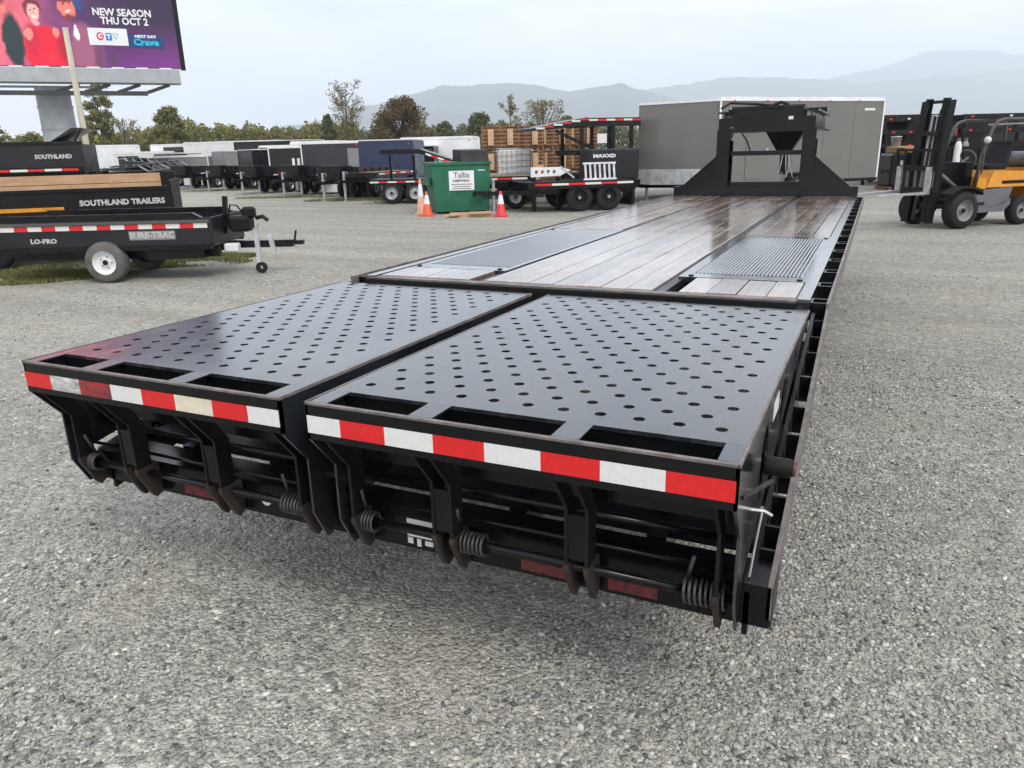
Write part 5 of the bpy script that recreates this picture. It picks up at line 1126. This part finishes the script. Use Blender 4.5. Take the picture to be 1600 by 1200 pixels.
def postermat():
    m = bpy.data.materials.new('poster_print'); m.use_nodes = True; t = m.node_tree; p = t.nodes['Principled BSDF']
    tc = N('ShaderNodeTexCoord', t); sp = N('ShaderNodeSeparateXYZ', t); L(t, tc, 'Object', sp, 0)
    mx_ = N('ShaderNodeMapRange', t, i_From_Min=xr-10.5, i_From_Max=xr-1.0); L(t, sp, 0, mx_, 0)
    nz = N('ShaderNodeTexNoise', t, i_Scale=.6, i_Detail=3.0); L(t, tc, 'Object', nz, 'Vector')
    ad = N('ShaderNodeMath', t, operation='MULTIPLY_ADD', i_1=.35); L(t, nz, 0, ad, 0); L(t, mx_, 0, ad, 2)
    r = N('ShaderNodeValToRGB', t); L(t, ad, 0, r, 0); e = r.color_ramp
    e.elements[0].position = .15; e.elements[0].color = srgb(246,128,140); e.elements[1].position = 1.0; e.elements[1].color = srgb(48,30,66)
    for pos, c in ((.5, srgb(238,110,120)), (.66, srgb(150,70,120)), (.8, srgb(84,44,98))):
        x = e.elements.new(pos); x.color = c
    mz = N('ShaderNodeMapRange', t, i_From_Min=bz, i_From_Max=bz+2.2, i_To_Min=.85, i_To_Max=0); L(t, sp, 2, mz, 0)
    mz2 = N('ShaderNodeMath', t, operation='MULTIPLY'); L(t, mz, 0, mz2, 0); L(t, mx_, 0, mz2, 1)
    mxx = N('ShaderNodeMixRGB', t); mxx.inputs[2].default_value = srgb(128,48,138); L(t, mz2, 0, mxx, 0); L(t, r, 0, mxx, 1)
    # the printed photograph: soft shapes laid over one another
    wn = N('ShaderNodeTexNoise', t, i_Scale=2.6, i_Detail=4.0); L(t, tc, 'Object', wn, 'Vector')
    ws = N('ShaderNodeVectorMath', t, operation='SCALE'); ws.inputs['Scale'].default_value = .34; L(t, wn, 'Color', ws, 0)
    wa = N('ShaderNodeVectorMath', t, operation='ADD'); L(t, tc, 'Object', wa, 0); L(t, ws, 0, wa, 1)
    cur = mxx
    for (cx, cy, rx, ry, rgb, soft) in ((20,62,17,46,(30,52,56),.25),(6,8,13,17,(240,128,118),.3),(7,2,14,8,(150,50,60),.5),(70,78,38,42,(224,18,52),.18),(48,60,12,26,(205,20,60),.4),(96,72,10,28,(176,14,44),.5),(74,90,8,12,(250,40,66),.8),
        (57,13,15,18,(118,38,56),.25),(58,18,10.5,14,(244,178,172),.2),(54,14.5,2.4,1.4,(120,50,60),.6),(62,14.5,2.4,1.4,(120,50,60),.6),(58,19,1.6,3,(214,130,126),.8),(58,24.5,4.6,1.8,(250,232,226),.5),(58,34,7,6,(240,168,160),.4),(44,52,7,10,(240,140,128),.3),(88,48,6,9,(240,134,120),.3),
        (132,80,27,50,(158,88,122),.25),(150,84,10,30,(110,60,96),.6),(120,46,4,13,(240,232,232),.25),(111,8,13.5,18,(238,124,110),.2),(111,-5,15,9,(120,44,52),.3),(112,23,11,6,(132,48,58),.5),(106,4,2.4,1.4,(120,46,52),.6),(116,4,2.4,1.4,(120,46,52),.6),(111,14,5,1.8,(250,220,210),.5),(172,90,9,14,(90,52,90),.5),(130,2,8,14,(36,70,130),.7)):
        mpb = N('ShaderNodeMapping', t); X_, Z_ = PX(cx)+.17, PZ(cy)+.17; sx2, sz2 = 1/(rx*.0276), 1/(ry*.0292)
        mpb.inputs['Scale'].default_value = (sx2, 0, sz2); mpb.inputs['Location'].default_value = (-X_*sx2, 0, -Z_*sz2); L(t, wa, 0, mpb, 0)
        ln = N('ShaderNodeVectorMath', t, operation='LENGTH'); L(t, mpb, 0, ln, 0)
        fm = N('ShaderNodeMapRange', t, i_From_Min=1-soft, i_From_Max=1+soft*.4, i_To_Min=1, i_To_Max=0); fm.interpolation_type = 'SMOOTHSTEP'; L(t, ln, 'Value', fm, 0)
        mi = N('ShaderNodeMixRGB', t); mi.inputs[2].default_value = srgb(*rgb); L(t, fm, 0, mi, 0); L(t, cur, 0, mi, 1); cur = mi
    L(t, cur, 0, p, 'Base Color'); p.inputs['Roughness'].default_value = .5
    return m
def PX(px): return xr-.12-(286-px)*.0276
def PZ(py): return bz+(101-py)*.0292
po = B('poster', postermat(), bb, (xr-14.6,xr-.12,yb_-.06,yb_,bz,bz+HB))
B('frame_edge', matte, bb, (xr-.12,xr+.10,yb_-.10,yb_+.25,bz-.08,bz+HB+.05)); B('back_panel', greyd, bb, (xr-14.6,xr-.121,yb_+.001,yb_+.2,bz-.02,bz+HB))
B('catwalk', concrete, bb, (xr-14.6,xr-.25,yb_-.9,yb_+.35,bz-.80,bz-.15))
B('truss_beam', greyd, bb, (xr-14.6,xr-1.9,yb_-.2,yb_+.2,bz-1.35,bz-1.15)); B('head_beam', concrete, bb, (-2.6,2.6,-.5,.5,5.301,bz-.81) if bz-.81 > 5.31 else (-2.6,2.6,-.5,.5,5.0,5.2))
for k in range(4):
    xk = xr-1.9-k*1.4; mb = MB(); mb.bar((xk,yb_,bz-1.2),(xk+1.1,yb_,bz-.82),.16); mb.build('truss_strut', greyd, bb)
for k in range(9):
    xk = xr-.9-k*1.1; B('lamp_bracket', white, bb, (xk-.28,xk+.28,yb_-.9,yb_-.7,bz-.148,bz-.08))
sx_ = (DB+1)/1176.0                      # metres per photo pixel at the poster
def PX(px): return xr-.12-(286-px)*.0276
def PZ(py): return bz+(101-py)*.0292
def pr(name, m, pts, d, par=po):
    mb = MB(); mb.plate([(PX(a_), PZ(b_)) for a_, b_ in pts], t=.004, plane='xz', off=yb_-.0625-d*.005); return mb.build(name, m, par)
pink = mat('print_pink', srgb(240,150,150), .5, scale=2, var=.12); redpr = mat('print_red', srgb(226,16,52), .5, scale=1.5, var=.12); dgr = mat('print_dark_green', srgb(30,52,56), .5, scale=2); mauve = mat('print_mauve', srgb(160,90,122), .5, scale=1.2, var=.25)
skin = mat('print_skin', srgb(240,170,168), .5, scale=2.5, var=.1); hair = mat('print_hair', srgb(120,40,58), .5, scale=3); skin2 = mat('print_coral', srgb(238,122,112), .5, scale=2, var=.12)
def ell(cx, cy, rx, ry, n=18): return [(cx+rx*math.cos(2*math.pi*k/n), cy+ry*math.sin(2*math.pi*k/n)) for k in range(n)]
text('NEW SEASON', .46, white, po, face_mtx((PX(199),yb_-.068,PZ(14)),(1,0,0)), bold=.014, sx=.93)
text('THU OCT 2', .46, white, po, face_mtx((PX(201),yb_-.068,PZ(27.5)),(1,0,0)), bold=.014, sx=.90)
lg = pr('logo_panel', white, [(138,39),(202,39),(202,66),(138,66)], 2)
crim = mat('logo_red', srgb(214,30,90), .5); blu = mat('logo_blue', srgb(40,110,210), .5); tea = mat('logo_teal', srgb(70,200,190), .5); navyp = mat('logo_navy', srgb(20,54,110), .5); cyan = mat('logo_cyan', srgb(30,170,200), .5)
pr('logo_circle', crim, ell(157,52,6,6.5), 3.2); pr('logo_square', blu, [(166,46.5),(176,46.5),(176,58.5),(166,58.5)], 3.2); pr('logo_triangle', tea, [(177,46.5),(188,46.5),(182,58.5)], 3.2)
text('C', .26, white, po, face_mtx((PX(157),yb_-.086,PZ(52)),(1,0,0)), bold=.02); text('T', .26, white, po, face_mtx((PX(171),yb_-.086,PZ(52.5)),(1,0,0)), bold=.02); text('V', .22, white, po, face_mtx((PX(182.3),yb_-.086,PZ(50.5)),(1,0,0)), bold=.02)
pr('logo_panel', navyp, [(203,47),(262,47),(262,69),(203,69)], 2)
text('NEXT DAY', .17, white, po, face_mtx((PX(232),yb_-.08,PZ(50.5)),(1,0,0)), bold=.01, sx=1.2); text('Crave', .42, cyan, po, face_mtx((PX(232),yb_-.08,PZ(60)),(1,0,0)), bold=.02, sx=1.15)
# pale pole
up_p = gd(152, 30.0); up0 = empty('utility_pole', up_p, 0, 'slim pale wooden pole rising in front of the billboard', 'pole')
mb = MB(); mb.tube([(0,0,0),(0,0,3),(0,0,6.2)], [.13,.11,.09], 12); mb.build('shaft', woodpole, up0, True); B('cap', palesteel, up0, (-.07,.07,-.07,.07,6.2,6.26))

# ------------------------------------------------------------------ trees
def tree(px, D, top_py, wpx, mleaf, label, dens=1.0, sparse=False, cat='tree', group='trees beyond the yard', trunk_r=.16):
    p = gd(px, D); h = float(dp(px, top_py, D)[2]); w_ = wpx*D/1176/2
    t = empty('tree', p, random.random()*6, label, cat, group)
    mb = MB(); mb.tube([(0,0,0),(.1,.05,h*.3),(-.05,.1,h*.6),(0,0,h*.93)], [trunk_r,trunk_r*.8,trunk_r*.5,trunk_r*.12], 7); mb.build('trunk', barkm, t)
    limbs = MB(); cl = []
    if sparse:
        for k in range(22):
            z0_ = h*random.uniform(.12,.8); a_ = k*2.4+random.uniform(-.4,.4); ln = w_*(1-.45*z0_/h)*random.uniform(.5,1.0); zt = min(h*.98, z0_+ln*random.uniform(.9,2.0))
            e = Vector((math.cos(a_)*ln, math.sin(a_)*ln, zt)); s0 = Vector((0,0,z0_)); mid = s0.lerp(e,.5)+Vector((0,0,-ln*.1))
            limbs.tube([s0,mid,e], [trunk_r*.35,trunk_r*.2,.015], 5)
            for f in (.4,.65,.85,1.0): cl.append((s0.lerp(e,f), w_*.26*random.uniform(.5,1.2)))
        for k in range(5): cl.append((Vector((0,0,h*(.7+.06*k))), w_*.2))
    else:
        for k in range(64):
            tq = random.uniform(.08,1.0); rad = w_*(math.sin(math.pi*min(.97,.12+.88*tq))**.65)*(.86 if tq > .5 else 1.0)
            a_ = k*2.4; q = random.uniform(.35,.82)*rad; cr_ = w_*random.uniform(.16,.30)
            c_ = Vector((math.cos(a_)*q, math.sin(a_)*q, max(cr_*.5, tq*(h-cr_*.7)))); cl.append((c_, cr_))
            if k % 3 == 0: limbs.tube([(0,0,c_.z*.55),(c_.x*.5,c_.y*.5,c_.z*.8),c_[:]], [trunk_r*.35,trunk_r*.2,.02], 5)
    limbs.build('limbs', barkm, t)
    n = int((7500 if not sparse else 1700)*dens); V = np.zeros((n*4,3)); 
    ci = rng.integers(0, len(cl), n); C = np.array([c[0][:] for c in cl])[ci]; Rr = np.array([c[1] for c in cl])[ci]
    dv = rng.normal(size=(n,3)); dv /= np.linalg.norm(dv, axis=1)[:,None]; C = C+dv*(Rr*rng.random(n)**.45)[:,None]*np.array([1,1,.8])
    C[:,2] = np.where(C[:,2] > h, 2*h-C[:,2]-.3, np.maximum(C[:,2], .2))
    s = rng.uniform(.07,.19,n)*(1.0 if not sparse else .75)*(D/90)
    u1 = rng.normal(size=(n,3)); u1 /= np.linalg.norm(u1,axis=1)[:,None]; u2 = np.cross(u1, rng.normal(size=(n,3))); u2 /= np.linalg.norm(u2,axis=1)[:,None]
    V[0::4] = C-u1*s[:,None]; V[1::4] = C+u2*(s*.6)[:,None]; V[2::4] = C+u1*s[:,None]; V[3::4] = C-u2*(s*.6)[:,None]
    me = bpy.data.meshes.new('crown'); me.from_pydata(V.tolist(), [], [(4*i,4*i+1,4*i+2,4*i+3) for i in range(n)]); me.materials.append(mleaf); link('crown', me, t)
    return t
tree(172, 84, 126, 70, leafA, 'olive leafy tree growing behind the pale pole', 1.2)
tree(205, 92, 186, 60, leafD, 'thin dry tree between the pale pole and the rounded olive one', .6, True)
tree(275, 84, 160, 74, leafA, 'rounded olive tree with a few bare twigs at its top', 1.5)
tree(8, 90, 190, 46, leafA, 'low olive tree left of the billboard column', .8)
tree(518, 92, 178, 40, leafC, 'short dull green tree beside the tall thin one', .8)
tree(549, 90, 124, 70, leafD, 'tall thin tree with sparse yellowish twigs', 1.6, True)
tree(632, 86, 146, 128, leafB, 'broad brown olive tree with dense crown above the navy trailer', 2.4)
tree(698, 95, 188, 58, leafC, 'dull green tree just beyond the broad brown one', .8)
tree(752, 98, 172, 66, leafC, 'grey green tree above the white trailer roof', .9)
tree(798, 92, 146, 40, leafD, 'slim sparse tree rising over the wooden crates', 1.4, True)
tree(850, 92, 156, 76, leafD, 'twiggy half bare tree beside the stacked black trailer', 1.7, True)
tree(885, 94, 176, 44, leafC, 'low tree half hidden by the stacked black trailer', .8)
tree(60, 96, 205, 70, leafA, 'low bushy tree behind the charcoal dump trailer', .8)
# far hedge: one mass
def wood_mass(name, label, pxs, D, tops, n, m):
    xs = rng.uniform(pxs[0], pxs[1], n); ty = np.interp(xs, [a for a, b in tops], [b for a, b in tops])+rng.normal(0,3.0,n)+6*np.sin(xs*.21)*np.sin(xs*.077)
    V = []; F = []
    for i in range(n):
        Dd = D+rng.uniform(-4,6); top = dp(xs[i], ty[i], Dd); z = max(.2, top[2]*rng.random()**.55); q = gd(xs[i], Dd)
        s = rng.uniform(.12,.34); u1 = rng.normal(size=3); u1 /= np.linalg.norm(u1); u2 = np.cross(u1, rng.normal(size=3)); u2 /= np.linalg.norm(u2); c = np.array([q.x,q.y,z]); o_ = len(V)
        V += [c-u1*s, c+u2*s*.6, c+u1*s, c-u2*s*.6]; F.append((o_,o_+1,o_+2,o_+3))
    me = bpy.data.meshes.new(name); me.from_pydata([tuple(v) for v in V], [], F); me.materials.append(m); tag(link(name, me), label, 'trees', kind='stuff')
wood_mass('far_woodland', 'long olive thicket behind the row of trailers', (225, 565), 104, [(225,205),(300,192),(340,200),(400,199),(450,204),(490,198),(565,196)], 15000, leafA)
wood_mass('far_woodland', 'grey green thicket beyond the crates and the bin', (560, 1000), 112, [(560,205),(690,204),(760,198),(860,196),(1000,200)], 14000, leafC)
wood_mass('far_woodland', 'low olive thicket left of the rounded tree', (-60, 240), 108, [(-60,215),(60,214),(150,210),(240,206)], 9000, leafA)
